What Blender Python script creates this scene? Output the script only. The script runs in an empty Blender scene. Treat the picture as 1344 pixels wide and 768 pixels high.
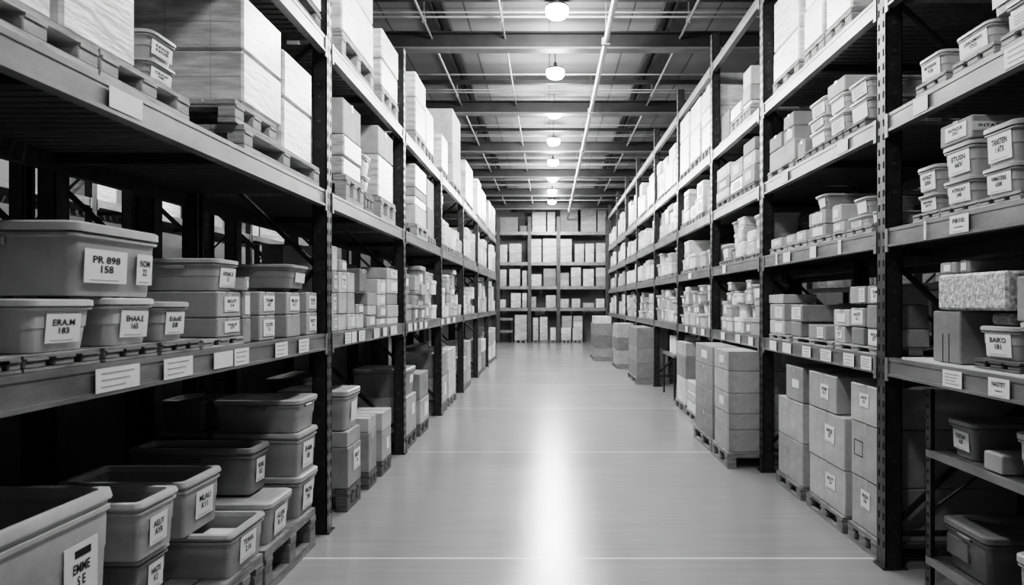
import bpy, bmesh, math, random
from mathutils import Vector, Matrix
R = random.Random(7)
SC = bpy.context.scene
COL = SC.collection
PI = math.pi

# ------------------------------------------------------------------ camera
F, VX, VY, EYE = 900.0, 721.0, 398.0, 1.6
cam = bpy.data.cameras.new('camera')
cam.sensor_width = 36
cam.lens = F / 1344 * 36
cam.shift_x = -(VX - 672) / 1344
cam.shift_y = (VY - 384) / 1344
cam.clip_start = .05
cam.dof.use_dof = True
cam.dof.focus_distance = 5.5
cam.dof.aperture_fstop = 3.5
camo = bpy.data.objects.new('camera', cam)
camo.location = (0, 0, EYE)
camo.rotation_euler = (PI / 2, 0, 0)
COL.objects.link(camo)
SC.camera = camo

# ------------------------------------------------------------------ materials
def mat(name, g=.5, rough=.6, metal=0., noise=0., nscale=8., nstretch=(1, 1, 1), bump=0., bscale=60., objcol=False,
        spec=.5, coat=0., emit=0., rot=0.):
    m = bpy.data.materials.new(name)
    m.use_nodes = True
    N, L = m.node_tree.nodes, m.node_tree.links
    b = N['Principled BSDF']
    b.inputs['Roughness'].default_value = rough
    b.inputs['Metallic'].default_value = metal
    b.inputs['Specular IOR Level'].default_value = spec
    b.inputs['Coat Weight'].default_value = coat
    b.inputs['Coat Roughness'].default_value = .25
    b.inputs['Base Color'].default_value = (g, g, g, 1)
    if emit:
        b.inputs['Emission Color'].default_value = (1, 1, 1, 1)
        b.inputs['Emission Strength'].default_value = emit
    src = None
    if objcol:
        oi = N.new('ShaderNodeObjectInfo')
        src = oi.outputs['Color']
    if noise or bump:
        tc = N.new('ShaderNodeTexCoord')
        mp = N.new('ShaderNodeMapping')
        mp.inputs['Scale'].default_value = nstretch
        mp.inputs['Rotation'].default_value = (rot, 0, 0)
        L.new(tc.outputs['Object'], mp.inputs['Vector'])
    if noise:
        n = N.new('ShaderNodeTexNoise')
        n.inputs['Scale'].default_value = nscale
        n.inputs['Detail'].default_value = 6
        n.inputs['Roughness'].default_value = .65
        L.new(mp.outputs['Vector'], n.inputs['Vector'])
        mr = N.new('ShaderNodeMapRange')
        mr.inputs['From Min'].default_value = .25
        mr.inputs['From Max'].default_value = .75
        mr.inputs['To Min'].default_value = 1 - noise
        mr.inputs['To Max'].default_value = 1 + noise
        L.new(n.outputs['Fac'], mr.inputs['Value'])
        mx = N.new('ShaderNodeMix')
        mx.data_type = 'RGBA'
        mx.blend_type = 'MULTIPLY'
        mx.inputs[0].default_value = 1
        if src: L.new(src, mx.inputs[6])
        else: mx.inputs[6].default_value = (g, g, g, 1)
        L.new(mr.outputs['Result'], mx.inputs[7])
        src = mx.outputs[2]
    if src: L.new(src, b.inputs['Base Color'])
    if bump:
        n2 = N.new('ShaderNodeTexNoise')
        n2.inputs['Scale'].default_value = bscale
        n2.inputs['Detail'].default_value = 4
        L.new(mp.outputs['Vector'], n2.inputs['Vector'])
        bp = N.new('ShaderNodeBump')
        bp.inputs['Strength'].default_value = bump
        bp.inputs['Distance'].default_value = .01
        L.new(n2.outputs['Fac'], bp.inputs['Height'])
        L.new(bp.outputs['Normal'], b.inputs['Normal'])
    return m

M = {}
M['carton'] = mat('cardboard', rough=.8, noise=.24, nscale=6, bump=.12, bscale=25, objcol=True, spec=.25)
M['tote'] = mat('tote_plastic', rough=.42, noise=.17, nscale=7, bump=.05, bscale=30, objcol=True)
M['wrap'] = mat('stretch_wrapped_board', rough=.33, noise=.55, nscale=3.5, nstretch=(1, 1.2, 6), bump=.6, bscale=7, objcol=True, coat=.6, rot=.45)  # slanted streaks in the colour stand in for highlights on the plastic
M['foam'] = mat('crumpled_white_foil', rough=.6, noise=.85, nscale=38, bump=1., bscale=55, objcol=True)
M['wood'] = mat('pallet_wood', .28, .85, noise=.6, nscale=6, nstretch=(1, 1, 9), bump=.35, bscale=22, spec=.2)
M['darkwood'] = mat('weathered_wood', .17, .85, noise=.45, nscale=6, nstretch=(1, 1, 7), bump=.3, bscale=20, spec=.2)
M['palewood'] = mat('pale_pallet_wood', .46, .8, noise=.6, nscale=6, nstretch=(1, 1, 8), bump=.3, bscale=22, spec=.2)
M['post'] = mat('dark_rack_steel', .045, .42, metal=.35, noise=.6, nscale=14, bump=.15, bscale=40)
M['postface'] = mat('worn_rack_steel', .09, .4, metal=.45, noise=.55, nscale=18, nstretch=(1, 1, .4), bump=.15, bscale=40)
M['hole'] = mat('slot_dark', .008, .9)
M['beam'] = mat('grey_beam_steel', .25, .36, metal=.3, noise=.42, nscale=7, nstretch=(1, .35, 1), bump=.06, bscale=30)
M['deck'] = mat('deck_wire', .16, .5, metal=.5, noise=.4, nscale=20)
M['paper'] = mat('label_paper', .86, .75, noise=.05, nscale=9, spec=.3)
M['ink'] = mat('label_ink', .015, .8)
M['inkgrey'] = mat('label_print_grey', .4, .8)
M['tape'] = mat('packing_tape', .42, .3, noise=.1, nscale=20)
M['pipe'] = mat('galvanised_pipe', .3, .45, metal=.4, noise=.2, nscale=9)
M['roofbeam'] = mat('roof_beam_steel', .03, .55, metal=.3, noise=.3, nscale=4)
M['purlin'] = mat('pale_purlin', .3, .5, noise=.15, nscale=5)
M['purlind'] = mat('grey_purlin', .12, .5, noise=.15, nscale=5)
M['shade'] = mat('lamp_housing', .12, .45, metal=.4)
M['lens'] = mat('lamp_lens', .9, .4, emit=60)
M['wall'] = mat('painted_wall', .3, .8, noise=.12, nscale=1.2, spec=.2)
M['black'] = mat('black_rubber', .015, .6)
M['sheet'] = mat('shelf_mat', .72, .7, noise=.15, nscale=18)

def floor_mat():
    m = mat('polished_concrete', .40, .2)
    N, L = m.node_tree.nodes, m.node_tree.links
    b = N['Principled BSDF']
    tc = N.new('ShaderNodeTexCoord')
    def noise(scale, st, lo, hi, det=6):
        mp = N.new('ShaderNodeMapping'); mp.inputs['Scale'].default_value = st
        L.new(tc.outputs['Object'], mp.inputs['Vector'])
        n = N.new('ShaderNodeTexNoise'); n.inputs['Scale'].default_value = scale; n.inputs['Detail'].default_value = det
        n.inputs['Roughness'].default_value = .6
        L.new(mp.outputs['Vector'], n.inputs['Vector'])
        r = N.new('ShaderNodeMapRange')
        r.inputs['From Min'].default_value = .3; r.inputs['From Max'].default_value = .7
        r.inputs['To Min'].default_value = lo; r.inputs['To Max'].default_value = hi
        L.new(n.outputs['Fac'], r.inputs['Value'])
        return r.outputs['Result']
    def math_(op, a, c=None):
        n = N.new('ShaderNodeMath'); n.operation = op
        for i, v in enumerate((a, c)):
            if v is None: continue
            if isinstance(v, (int, float)): n.inputs[i].default_value = v
            else: L.new(v, n.inputs[i])
        return n.outputs[0]
    base = math_('MULTIPLY', noise(.5, (1, .6, 1), .33, .40, 4), noise(9, (.12, 1.8, 1), .93, 1.07))
    # pale saw-cut joints across the aisle every 3.07 m
    sp = N.new('ShaderNodeSeparateXYZ'); L.new(tc.outputs['Object'], sp.inputs[0])
    t = math_('FRACT', math_('DIVIDE', math_('ADD', sp.outputs['Y'], 50 * 3.07 - 4.30 + .5), 3.07))
    dist = math_('ABSOLUTE', math_('SUBTRACT', t, .5 / 3.07))
    joint = math_('LESS_THAN', dist, .012 / 3.07)
    val = math_('ADD', base, math_('MULTIPLY', joint, .4))
    c = N.new('ShaderNodeCombineColor')
    for i in range(3): L.new(val, c.inputs[i])
    L.new(c.outputs[0], b.inputs['Base Color'])
    L.new(noise(1.2, (.3, 1, 1), .22, .27, 3), b.inputs['Roughness'])
    n2 = noise(5, (1, 1, 1), 0, 1, 3)
    bp = N.new('ShaderNodeBump'); bp.inputs['Strength'].default_value = .02; bp.inputs['Distance'].default_value = .02
    L.new(n2, bp.inputs['Height']); L.new(bp.outputs['Normal'], b.inputs['Normal'])
    b.inputs['Specular IOR Level'].default_value = .7
    return m
M['floor'] = floor_mat()

def ceil_mat():
    m = mat('roof_deck_panels', .2, .7)
    N, L = m.node_tree.nodes, m.node_tree.links
    b = N['Principled BSDF']
    tc = N.new('ShaderNodeTexCoord')
    br = N.new('ShaderNodeTexBrick')
    br.offset = 0
    br.inputs['Scale'].default_value = 1
    br.inputs['Brick Width'].default_value = 1.15
    br.inputs['Row Height'].default_value = 1.55
    br.inputs['Mortar Size'].default_value = .012
    br.inputs['Color1'].default_value = (.15, .15, .15, 1)
    br.inputs['Color2'].default_value = (.11, .11, .11, 1)
    br.inputs['Mortar'].default_value = (.03, .03, .03, 1)
    L.new(tc.outputs['Object'], br.inputs['Vector'])
    n = N.new('ShaderNodeTexNoise'); n.inputs['Scale'].default_value = 1.3; n.inputs['Detail'].default_value = 5
    L.new(tc.outputs['Object'], n.inputs['Vector'])
    r = N.new('ShaderNodeMapRange'); r.inputs['To Min'].default_value = .65; r.inputs['To Max'].default_value = 1.35
    L.new(n.outputs['Fac'], r.inputs['Value'])
    mx = N.new('ShaderNodeMix'); mx.data_type = 'RGBA'; mx.blend_type = 'MULTIPLY'; mx.inputs[0].default_value = 1
    L.new(br.outputs['Color'], mx.inputs[6]); L.new(r.outputs['Result'], mx.inputs[7])
    L.new(mx.outputs[2], b.inputs['Base Color'])
    return m
M['ceil'] = ceil_mat()

# ------------------------------------------------------------------ mesh helpers
class MB:
    """collects geometry for ONE mesh"""
    def __init__(s): s.v, s.f, s.m, s.mats = [], [], [], []
    def slot(s, m):
        if m not in s.mats: s.mats.append(m)
        return s.mats.index(m)
    def add(s, vs, fs, m):
        k = len(s.v); i = s.slot(m)
        s.v += vs
        for f in fs: s.f.append([k + q for q in f]); s.m.append(i)
    def box(s, x0, x1, y0, y1, z0, z1, m):
        v = [(x, y, z) for x in (x0, x1) for y in (y0, y1) for z in (z0, z1)]
        s.add(v, [(0, 1, 3, 2), (4, 6, 7, 5), (0, 4, 5, 1), (2, 3, 7, 6), (0, 2, 6, 4), (1, 5, 7, 3)], m)
    def cbox(s, x0, x1, y0, y1, z0, z1, m, b=.006):
        b = min(b, (x1 - x0) * .3, (y1 - y0) * .3, (z1 - z0) * .3)
        c = ((x0 + x1) / 2, (y0 + y1) / 2, (z0 + z1) / 2); h = ((x1 - x0) / 2, (y1 - y0) / 2, (z1 - z0) / 2)
        bm = bmesh.new()
        bmesh.ops.create_cube(bm, size=1)
        for v in bm.verts: v.co = Vector((v.co.x * 2 * h[0] + c[0], v.co.y * 2 * h[1] + c[1], v.co.z * 2 * h[2] + c[2]))
        bmesh.ops.bevel(bm, geom=bm.edges[:], offset=b, segments=1, affect='EDGES')
        bm.verts.index_update()
        s.add([tuple(v.co) for v in bm.verts], [[v.index for v in f.verts] for f in bm.faces], m)
        bm.free()
    def bar(s, p, q, r, m, n=8):
        p, q = Vector(p), Vector(q); d = (q - p).normalized()
        u = d.orthogonal().normalized(); w = d.cross(u)
        vs = [tuple(e + r * (math.cos(2 * PI * i / n + PI / n) * u + math.sin(2 * PI * i / n + PI / n) * w)) for e in (p, q) for i in range(n)]
        fs = [(i, (i + 1) % n, n + (i + 1) % n, n + i) for i in range(n)] + [tuple(range(n - 1, -1, -1)), tuple(range(n, 2 * n))]
        s.add(vs, fs, m)
    def loft(s, rings, m, cap0=True, cap1=True):
        n = len(rings[0]); vs = [p for r in rings for p in r]
        fs = [(j * n + i, j * n + (i + 1) % n, (j + 1) * n + (i + 1) % n, (j + 1) * n + i) for j in range(len(rings) - 1) for i in range(n)]
        if cap0: fs.append(tuple(range(n - 1, -1, -1)))
        if cap1: fs.append(tuple(range((len(rings) - 1) * n, len(rings) * n)))
        s.add(vs, fs, m)
    def mesh(s, name, smooth=False):
        me = bpy.data.meshes.new(name)
        me.from_pydata(s.v, [], s.f)
        for m in s.mats: me.materials.append(m)
        me.polygons.foreach_set('material_index', s.m)
        if smooth:
            me.polygons.foreach_set('use_smooth', [True] * len(s.f))
            me.set_sharp_from_angle(angle=math.radians(35))
        me.update()
        return me

def link(name, me, parent=None, loc=(0, 0, 0), rz=0., color=None):
    o = bpy.data.objects.new(name, me)
    o.location = loc; o.rotation_euler = (0, 0, rz)
    if color is not None: o.color = (color, color, color, 1)
    COL.objects.link(o)
    if parent: o.parent = parent
    return o
def tag(o, label, cat, group=None, kind=None):
    o['label'] = label; o['category'] = cat
    if group: o['group'] = group
    if kind: o['kind'] = kind
    return o
def struct(name, mb):
    o = link(name, mb.mesh(name)); o['kind'] = 'structure'
    return o
def empty(name, loc, rz=0.):
    o = bpy.data.objects.new(name, None)
    o.empty_display_size = .1
    o.location = loc; o.rotation_euler = (0, 0, rz)
    COL.objects.link(o)
    return o

_text = {}
def text_geom(body):
    if body in _text: return _text[body]
    cu = bpy.data.curves.new('t', 'FONT'); cu.body = body; cu.align_x = 'CENTER'; cu.align_y = 'CENTER'
    cu.offset = .022; cu.resolution_u = 2; cu.space_line = .95
    o = bpy.data.objects.new('t', cu); COL.objects.link(o)
    dg = bpy.context.evaluated_depsgraph_get(); dg.update()
    me = o.evaluated_get(dg).to_mesh()
    vs = [(v.co.x, v.co.y) for v in me.vertices]; fs = [list(p.vertices) for p in me.polygons]
    o.evaluated_get(dg).to_mesh_clear()
    bpy.data.objects.remove(o); bpy.data.curves.remove(cu)
    x0, x1 = min(v[0] for v in vs), max(v[0] for v in vs); y0, y1 = min(v[1] for v in vs), max(v[1] for v in vs)
    vs = [((a - (x0 + x1) / 2) / (x1 - x0), (b - (y0 + y1) / 2) / (y1 - y0)) for a, b in vs]
    _text[body] = (vs, fs, (x1 - x0) / (y1 - y0))
    return _text[body]

_lab = {}
def label_mesh(w, h, body=None, lines=0, bar=False):
    """paper facing local +X, text running along +Y, origin at its centre"""
    k = (round(w, 3), round(h, 3), body, lines, bar)
    if k in _lab: return _lab[k]
    mb = MB(); t = .0016
    mb.box(0, t, -w / 2, w / 2, -h / 2, h / 2, M['paper'])
    if body:
        vs, fs, asp = text_geom(body)
        tw = w * .64; th = h * (.5 if '\n' in body else .3); zc = h * .06
        if bar: tw, th, zc = w * .5, h * .42, -.07 * h
        mb.add([(t + .0012, a * tw, b * th + zc) for a, b in vs], fs, M['ink'])
        mb.box(t, t + .001, -w * .36, w * .3, -h * .42, -h * .4, M['inkgrey'])
    if bar:
        mb.box(t, t + .001, -w * .2, w * .28, h * .24, h * .38, M['ink'])
    for i in range(lines):
        z = h * (.28 - .56 * i / max(1, lines - 1)) if lines > 1 else 0
        l = w * (.36 - .1 * ((i * 7) % 3))
        mb.box(t, t + .001, -w * .38, l, z - h * .028, z + h * .028, M['inkgrey'])
    _lab[k] = mb.mesh('paper_label')
    return _lab[k]

def rr(hx, hy, r, z, n=4):
    r = min(r, hx * .9, hy * .9); out = []
    for cx, cy, a in ((hx - r, hy - r, 0), (-hx + r, hy - r, 90), (-hx + r, -hy + r, 180), (hx - r, -hy + r, 270)):
        for i in range(n + 1):
            t = math.radians(a + 90 * i / n)
            out.append((cx + r * math.cos(t), cy + r * math.sin(t), z))
    return out

_mesh = {}
def cached(key, fn):
    if key not in _mesh: _mesh[key] = fn()
    return _mesh[key]
def q(*a): return tuple(round(x, 3) for x in a)

def carton_mesh(d, w, h, mt, near):
    def mk():
        mb = MB()
        mb.cbox(-d / 2, d / 2, -w / 2, w / 2, 0, h, M[mt], .012 if mt != 'carton' else .006)
        return mb.mesh('carton')
    return cached(('c', mt) + q(d, w, h), mk)

def tote_body(d, w, h, lid=True):
    def mk():
        mb = MB(); t = min(.022, .04 * max(d, w)) if lid else min(.014, .03 * max(d, w)); e = .012; r = .03 if lid else .018
        hx, hy = d / 2 - e, w / 2 - e
        rings = [rr(hx - t, hy - t, r, 0), rr(hx - t * .9, hy - t * .9, r, .008), rr(hx - t * .55, hy - t * .55, r, h * .44),
                 rr(hx - t * .55 + .003, hy - t * .55 + .003, r, h * .46), rr(hx - t * .2, hy - t * .2, r, h * .78),
                 rr(hx + .006, hy + .006, r, h * .8), rr(hx + .006, hy + .006, r, h * .84)]
        if lid:
            rings += [rr(hx - .004, hy - .004, r, h * .85), rr(hx - .004, hy - .004, r, h * .9)]
            mb.loft(rings, M['tote'])
        else:
            rings += [rr(hx, hy, r, h * .85), rr(hx, hy, r, h * .92), rr(hx - .02, hy - .02, r, h * .92),
                      rr(hx - t - .02, hy - t - .02, r, .012)]
            mb.loft(rings, M['tote'])
        return mb.mesh('body', True)
    return cached(('tb', lid) + q(d, w, h), mk)
def tote_lid(d, w, h):
    def mk():
        mb = MB(); hx, hy, r = d / 2, w / 2, .04
        mb.loft([rr(hx - .012, hy - .012, r, h * .87), rr(hx, hy, r, h * .87), rr(hx, hy, r, h * .975), rr(hx - .008, hy - .008, r, h),
                 rr(hx - .035, hy - .035, r, h), rr(hx - .045, hy - .045, r, h - .008)], M['tote'])
        return mb.mesh('lid', True)
    return cached(('tl',) + q(d, w, h), mk)
def tote_rim(d, w, h):
    def mk():
        mb = MB(); hx, hy, r = d / 2, w / 2, .028; z = h * .9
        mb.loft([rr(hx - .03, hy - .03, r, z), rr(hx, hy, r, z), rr(hx + .002, hy + .002, r, z + .008), rr(hx - .004, hy - .004, r, h),
                 rr(hx - .03, hy - .03, r, h), rr(hx - .034, hy - .034, r, z)], M['tote'], False, False)
        k = len(rr(1, 1, .1, 0))
        mb.f += [[5 * k + i, 5 * k + (i + 1) % k, (i + 1) % k, i] for i in range(k)]; mb.m += [0] * k
        return mb.mesh('rim', True)
    return cached(('tr',) + q(d, w, h), mk)

# ------------------------------------------------------------------ racks and where things go
SIDE = {'L': dict(s=-1, face=1.54, rz=0., lv=[0, 1.39, 2.38, 3.44], posts=[4.80, 7.30, 9.80, 12.30, 14.80, 17.30, 19.84]),
        'R': dict(s=1, face=2.018, rz=PI, lv=[0, 1.275, 2.045, 2.73, 3.48], posts=[4.17, 6.53, 8.55, 10.8, 13.2, 15.9, 18.2, 20.6, 23.4])}
def Yat(side, px, sb=0.): return F * (SIDE[side]['face'] + sb) / abs(px - VX)
def Zat(py, Y): return EYE - (py - VY) * Y / F
def bay_of(side, Y):
    return sum(1 for p in SIDE[side]['posts'] if Y > p)
REG = []
GIB = ['NWS\nNOR', 'CRAW\nNK', 'EHAM\n185', 'TSNM\nAT', 'CLUTD\n1.3', 'WJLE\n27', 'NUNE\nB12', 'AELIY\nAYR', 'MLAU\nK11', 'TUWA\n2.16', 'ALEN\nR.17', 'SKUT\n14', 'NASTE\n0.2', 'PRON\n7W']
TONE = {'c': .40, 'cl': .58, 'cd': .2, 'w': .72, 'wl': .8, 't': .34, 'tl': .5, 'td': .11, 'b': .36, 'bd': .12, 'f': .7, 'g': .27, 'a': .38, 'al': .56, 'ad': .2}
LOOK = {'c': 'grey cardboard carton', 'cl': 'pale cardboard carton', 'cd': 'dark cardboard carton', 'w': 'pale stretch-wrapped carton', 'wl': 'white stretch-wrapped carton',
        't': 'grey lidded tote', 'tl': 'pale lidded tote', 'td': 'dark lidded tote', 'b': 'grey open bin', 'bd': 'dark open bin', 'f': 'crumpled foil-covered box', 'g': 'plain grey carton', 'a': 'grey storage box', 'al': 'pale storage box', 'ad': 'dark storage box'}
KIND = {'c': ('carton', 'carton'), 'cl': ('carton', 'carton'), 'cd': ('carton', 'carton'), 'g': ('carton', 'carton'), 'f': ('carton', 'carton'),
        'w': ('wrapped_carton', 'wrapped carton'), 'wl': ('wrapped_carton', 'wrapped carton'),
        't': ('lidded_tote', 'tote'), 'tl': ('lidded_tote', 'tote'), 'td': ('lidded_tote', 'tote'), 'b': ('open_bin', 'bin'), 'bd': ('open_bin', 'bin'), 'a': ('storage_box', 'storage box'), 'al': ('storage_box', 'storage box'), 'ad': ('storage_box', 'storage box')}

def make_item(kind, loc, d, w, h, rz, detail, txt=None, side_txt=None, tone=None, lab=None, cs=-1):
    """one box-like thing, base centre at loc, front = local +X. lab=(w fraction, h fraction, y shift, z shift)"""
    name, cat = KIND[kind]
    g = (tone if tone else TONE[kind]) * (1 + R.uniform(-.13, .13) * (1 if detail >= 2 else 2.2))
    mt = {'w': 'wrap', 'wl': 'wrap', 'f': 'foam'}.get(kind, 'carton')
    if name in ('lidded_tote', 'open_bin'):
        if detail == 0 and name == 'lidded_tote':
            def mk():
                mb = MB()
                mb.loft([rr(d/2-.03, w/2-.03, .02, 0, 1), rr(d/2-.014, w/2-.014, .02, h*.86, 1), rr(d/2, w/2, .02, h*.86, 1), rr(d/2, w/2, .02, h, 1)], M['tote'])
                return mb.mesh('lidded_tote')
            root = link(name, cached(('t0',) + q(d, w, h), mk), None, loc, rz, g)
        else:
            root = empty(name, loc, rz)
            link('body', tote_body(d, w, h, name == 'lidded_tote'), root, color=g)
            if name == 'lidded_tote': link('lid', tote_lid(d, w, h), root, color=g * 1.15)
            else: link('rim', tote_rim(d, w, h), root, color=g * 1.25)
            if detail >= 2:
                hm = MB(); hw = min(.11, w * .3)
                hm.cbox(d / 2 - .028, d / 2 - .002, -hw / 2, hw / 2, h * .72, h * .8, M['tote'], .004)
                if txt is None: link('handle', hm.mesh('handle'), root, color=g * .8)
                sm = MB(); sw = min(.14, d * .3)
                y0 = cs * (w / 2 - .03)
                sm.cbox(-sw / 2, sw / 2, min(y0, y0 + cs * .028), max(y0, y0 + cs * .028), h * .66, h * .79, M['tote'], .005)
                link('handle', sm.mesh('handle'), root, color=g * .8)
        fx = d / 2 - .0175 if detail else d / 2 - .02
    elif name == 'storage_box':
        def mkb():
            mb = MB(); mb.cbox(-d / 2 + .007, d / 2 - .007, -w / 2 + .007, w / 2 - .007, 0, h - .01, M['carton'], .004); return mb.mesh('body')
        def mkl():
            mb = MB(); lh = min(.05, h * .28); mb.cbox(-d / 2, d / 2, -w / 2, w / 2, h - lh, h, M['carton'], .005); return mb.mesh('lid')
        root = empty(name, loc, rz)
        link('body', cached(('sb',) + q(d, w, h), mkb), root, color=g)
        link('lid', cached(('sl',) + q(d, w, h), mkl), root, color=g * 1.12)
        fx = d / 2 - .007
    else:
        root = link(name, carton_mesh(d, w, h, mt, detail), None, loc, rz, g)
        if detail >= 2 and mt == 'carton' and kind != 'g':
            tm = MB(); tw = .022
            tm.box(-d / 2 - .001, d / 2 + .001, -tw, tw, h - .0005, h + .0012, M['tape'])
            tm.box(d / 2, d / 2 + .0012, -tw, tw, h * .8, h + .0012, M['tape'])
            link('packing_tape', tm.mesh('packing_tape'), root)
            fl = MB()
            fl.box(d / 2, d / 2 + .001, -w / 2 + .004, w / 2 - .004, h * .93, h * .937, M['inkgrey'])
            link('flap_seam', fl.mesh('flap_seam'), root)
        if detail >= 2 and mt == 'wrap' and d > .5:
            sm = MB(); yc = cs * w / 2; y0, y1 = sorted((yc, yc + cs * .0012))
            for f in (-.28, .02, .3): sm.box(d * f - .0015, d * f + .0015, y0, y1, h * .02, h * .98, M['inkgrey'])
            sm.box(-d / 2 + .01, d / 2 - .015, y0, y1, h * .5 - .0015, h * .5 + .0015, M['inkgrey'])
            link('carton_seams', sm.mesh('carton_seams'), root)
        fx = d / 2
    if txt is not None:
        fw, fh, ys, zs = lab if lab else (.55, .52, 0, 0)
        lw, lh = w * fw, h * fh
        body = txt if (txt and txt not in ('-', '=')) else None
        me = label_mesh(lw, lh, body, 4 if txt == '=' else 0, bar=bool(txt and txt.startswith('EMME')))
        tilt = .0
        if cat in ('tote', 'bin') and detail:
            t = min(.022, .04 * max(d, w)) if name == 'lidded_tote' else min(.014, .03 * max(d, w)); tilt = math.atan2(t * .5, h * .8); fx = d / 2 - .011 - t * .4
        o = link('paper_label', me, root, (fx + .002, ys * w, h * (.46 if cat in ('tote', 'bin') else .5) + zs * h))
        o.rotation_euler = (R.uniform(-.03, .03), tilt, 0)
    if side_txt:
        me = label_mesh(min(.16, d * .5), h * .4, side_txt)
        o = link('paper_label', me, root, (d * .25, cs * (w / 2 + .002), h * .5), cs * PI / 2)
    return root

def st(side, lv, p0, p1, tops, kinds='c', d=.45, sb=0., pal=0., base=None, txt=None, at='n', label=None, side_txt=None, rear=None,
       lab=None, tone=None, detail=None, Y=None, hz=None, pm='wood', over=.008, jit=False):
    """a stack on a rack: front vertical edges seen at p0 (near) and p1 (far); tops are the heights of each tier's top read at the near edge"""
    S = SIDE[side]
    Y0, Y1 = (Yat(side, p0, sb), Yat(side, p1, sb)) if Y is None else Y
    Y0 += .004; Y1 -= .004
    rd_ = 1.0
    if sb < .13 or sb + d > rd_ - .12:
        if sb >= .13: d = min(d, rd_ - .13 - sb)
        else:
            d = min(d, rd_ - .13 - sb)
            for p in S['posts']:
                if lv < len(S['lv']) and Y0 < p + .07 and Y1 > p - .07:
                    if p - .07 - Y0 > Y1 - p - .07: Y1 = p - .07
                    else: Y0 = p + .07
    w = Y1 - Y0
    z = S['lv'][lv] + .002 if base is None else base
    xf = S['s'] * (S['face'] + sb); xc = xf + S['s'] * d / 2
    pxw = F * S['face'] * (1 / Y0 - 1 / Y1)
    det = detail if detail is not None else (2 if Y0 < 6.6 else 1 if Y0 < 9.9 else 0)
    if isinstance(kinds, str): kinds = kinds.split()
    if pal:
        pallet(side, lv, Y0 - over, Y1 + over, pal, sb - .02, max(d, .5), z, pm, Y0)
        z += pal + .002
    zs = hz if hz is not None else [Zat(t, Y0 if at == 'n' else Y1) for t in tops]
    if lv + 1 < len(S['lv']) and max(zs) > S['lv'][lv + 1] - .2:
        k_ = (S['lv'][lv + 1] - .2 - z) / (max(zs) - z); zs = [z + (t - z) * k_ for t in zs]
    n = len(zs)
    for i, zt in enumerate(zs):
        h = max(.05, zt - z - .003)
        k = kinds[i % len(kinds)]
        tx = txt[i] if isinstance(txt, (list, tuple)) else txt
        lb = label[i] if isinstance(label, (list, tuple)) else label
        jx = 0 if (det == 2 and n == 1) else R.uniform(0, .012)
        wi, yc = w, (Y0 + Y1) / 2
        if jit and i and R.random() < .7:
            wi = w * R.uniform(.72, .97); yc += R.uniform(-.5, .5) * (w - wi) * .9; jx = R.uniform(0, .07)
        o = make_item(k, (xc + S['s'] * jx, yc, z), d, wi, h, S['rz'], det, tx, side_txt if i == n - 1 else None, tone, lab, cs=S['s'])
        REG.append(dict(o=o, side=side, lv=lv, Y=Y0, rear=(sb > .22 if rear is None else rear), i=i, n=n, k=k, base=base, label=lb, id=len(REG) - i, cat=KIND[k][1], xr=sb, txt=bool(tx)))
        z += h + .003
    return z

PREG = []
def pallet(side, lv, Y0, Y1, h, sb, d, z, pm='wood', Yk=None, xf=None, label=None):
    S = SIDE[side]
    if xf is None:
        for p in S['posts']:
            if Y0 < p + .07 and Y1 > p - .07:
                if p - .07 - Y0 > Y1 - p - .07: Y1 = p - .07
                else: Y0 = p + .07
        sb = max(sb, 0.); d = min(d, .87 - sb)
    w = Y1 - Y0; s = S['s']
    x_f = s * (S['face'] + sb) if xf is None else xf
    xc = x_f + s * d / 2; m = M[pm]
    root = empty('wooden_pallet', (xc, (Y0 + Y1) / 2, z), S['rz'])
    near = Y0 < 8.2
    t = h * .2
    def deck():
        mb = MB()
        nb = 5
        for i in range(nb):
            a = -d / 2 + d * i / nb; mb.box(a + .004, a + d / nb - .006, -w / 2, w / 2, h - t, h, m)
        for i in range(3):
            c = (-w / 2 + .05, 0, w / 2 - .05)[i]; mb.box(-d / 2, d / 2, c - .045, c + .045, h - 1.7 * t, h - t, m)
        return mb.mesh('top_deck')
    bw = min(.05, w * .13)
    def bot():
        mb = MB(); mb.box(-.045, .045, -w / 2, w / 2, 0, t, m); return mb.mesh('bottom_board')
    def blk():
        mb = MB(); mb.cbox(-.045, .045, -bw, bw, t, h - 1.7 * t, m, .004); return mb.mesh('block')
    def strg():
        mb = MB(); mb.box(-d / 2, d / 2, -bw, bw, 0, h - 1.7 * t, m); return mb.mesh('stringer')
    link('top_deck', cached(('pd', pm) + q(d, w, h), deck), root)
    if near:
        for x in (-d / 2 + .05, 0, d / 2 - .05):
            link('bottom_board', cached(('pb', pm) + q(d, w, h), bot), root, (x, 0, 0))
            for y in (-w / 2 + bw, 0, w / 2 - bw):
                link('block', cached(('pk', pm) + q(w, h), blk), root, (x, y, 0))
    else:
        for y in (-w / 2 + bw, 0, w / 2 - bw):
            link('stringer', cached(('ps', pm) + q(d, w, h), strg), root, (0, y, 0))
    PREG.append(dict(o=root, side=side, lv=lv, Y=Y0 + .03 if Yk is None else Yk, label=label))
    return root

def pal_px(side, lv, p0, p1, h, sb=0., d=.9, z=None, pm='wood', label=None):
    return pallet(side, lv, Yat(side, p0, sb), Yat(side, p1, sb), h, sb, d, SIDE[side]['lv'][lv] + .002 if z is None else z, pm, label=label)

ORD = ['nearest', 'second', 'third', 'fourth', 'fifth', 'sixth', 'seventh', 'eighth', 'ninth', 'tenth', 'eleventh', 'twelfth', 'thirteenth', 'fourteenth', 'fifteenth', 'sixteenth']
RK = {'L': 'left', 'R': 'right'}
LV = {'L': ['floor level', 'first shelf', 'second shelf', 'top shelf'], 'R': ['floor level', 'first shelf', 'second shelf', 'third shelf', 'fourth shelf']}

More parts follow.
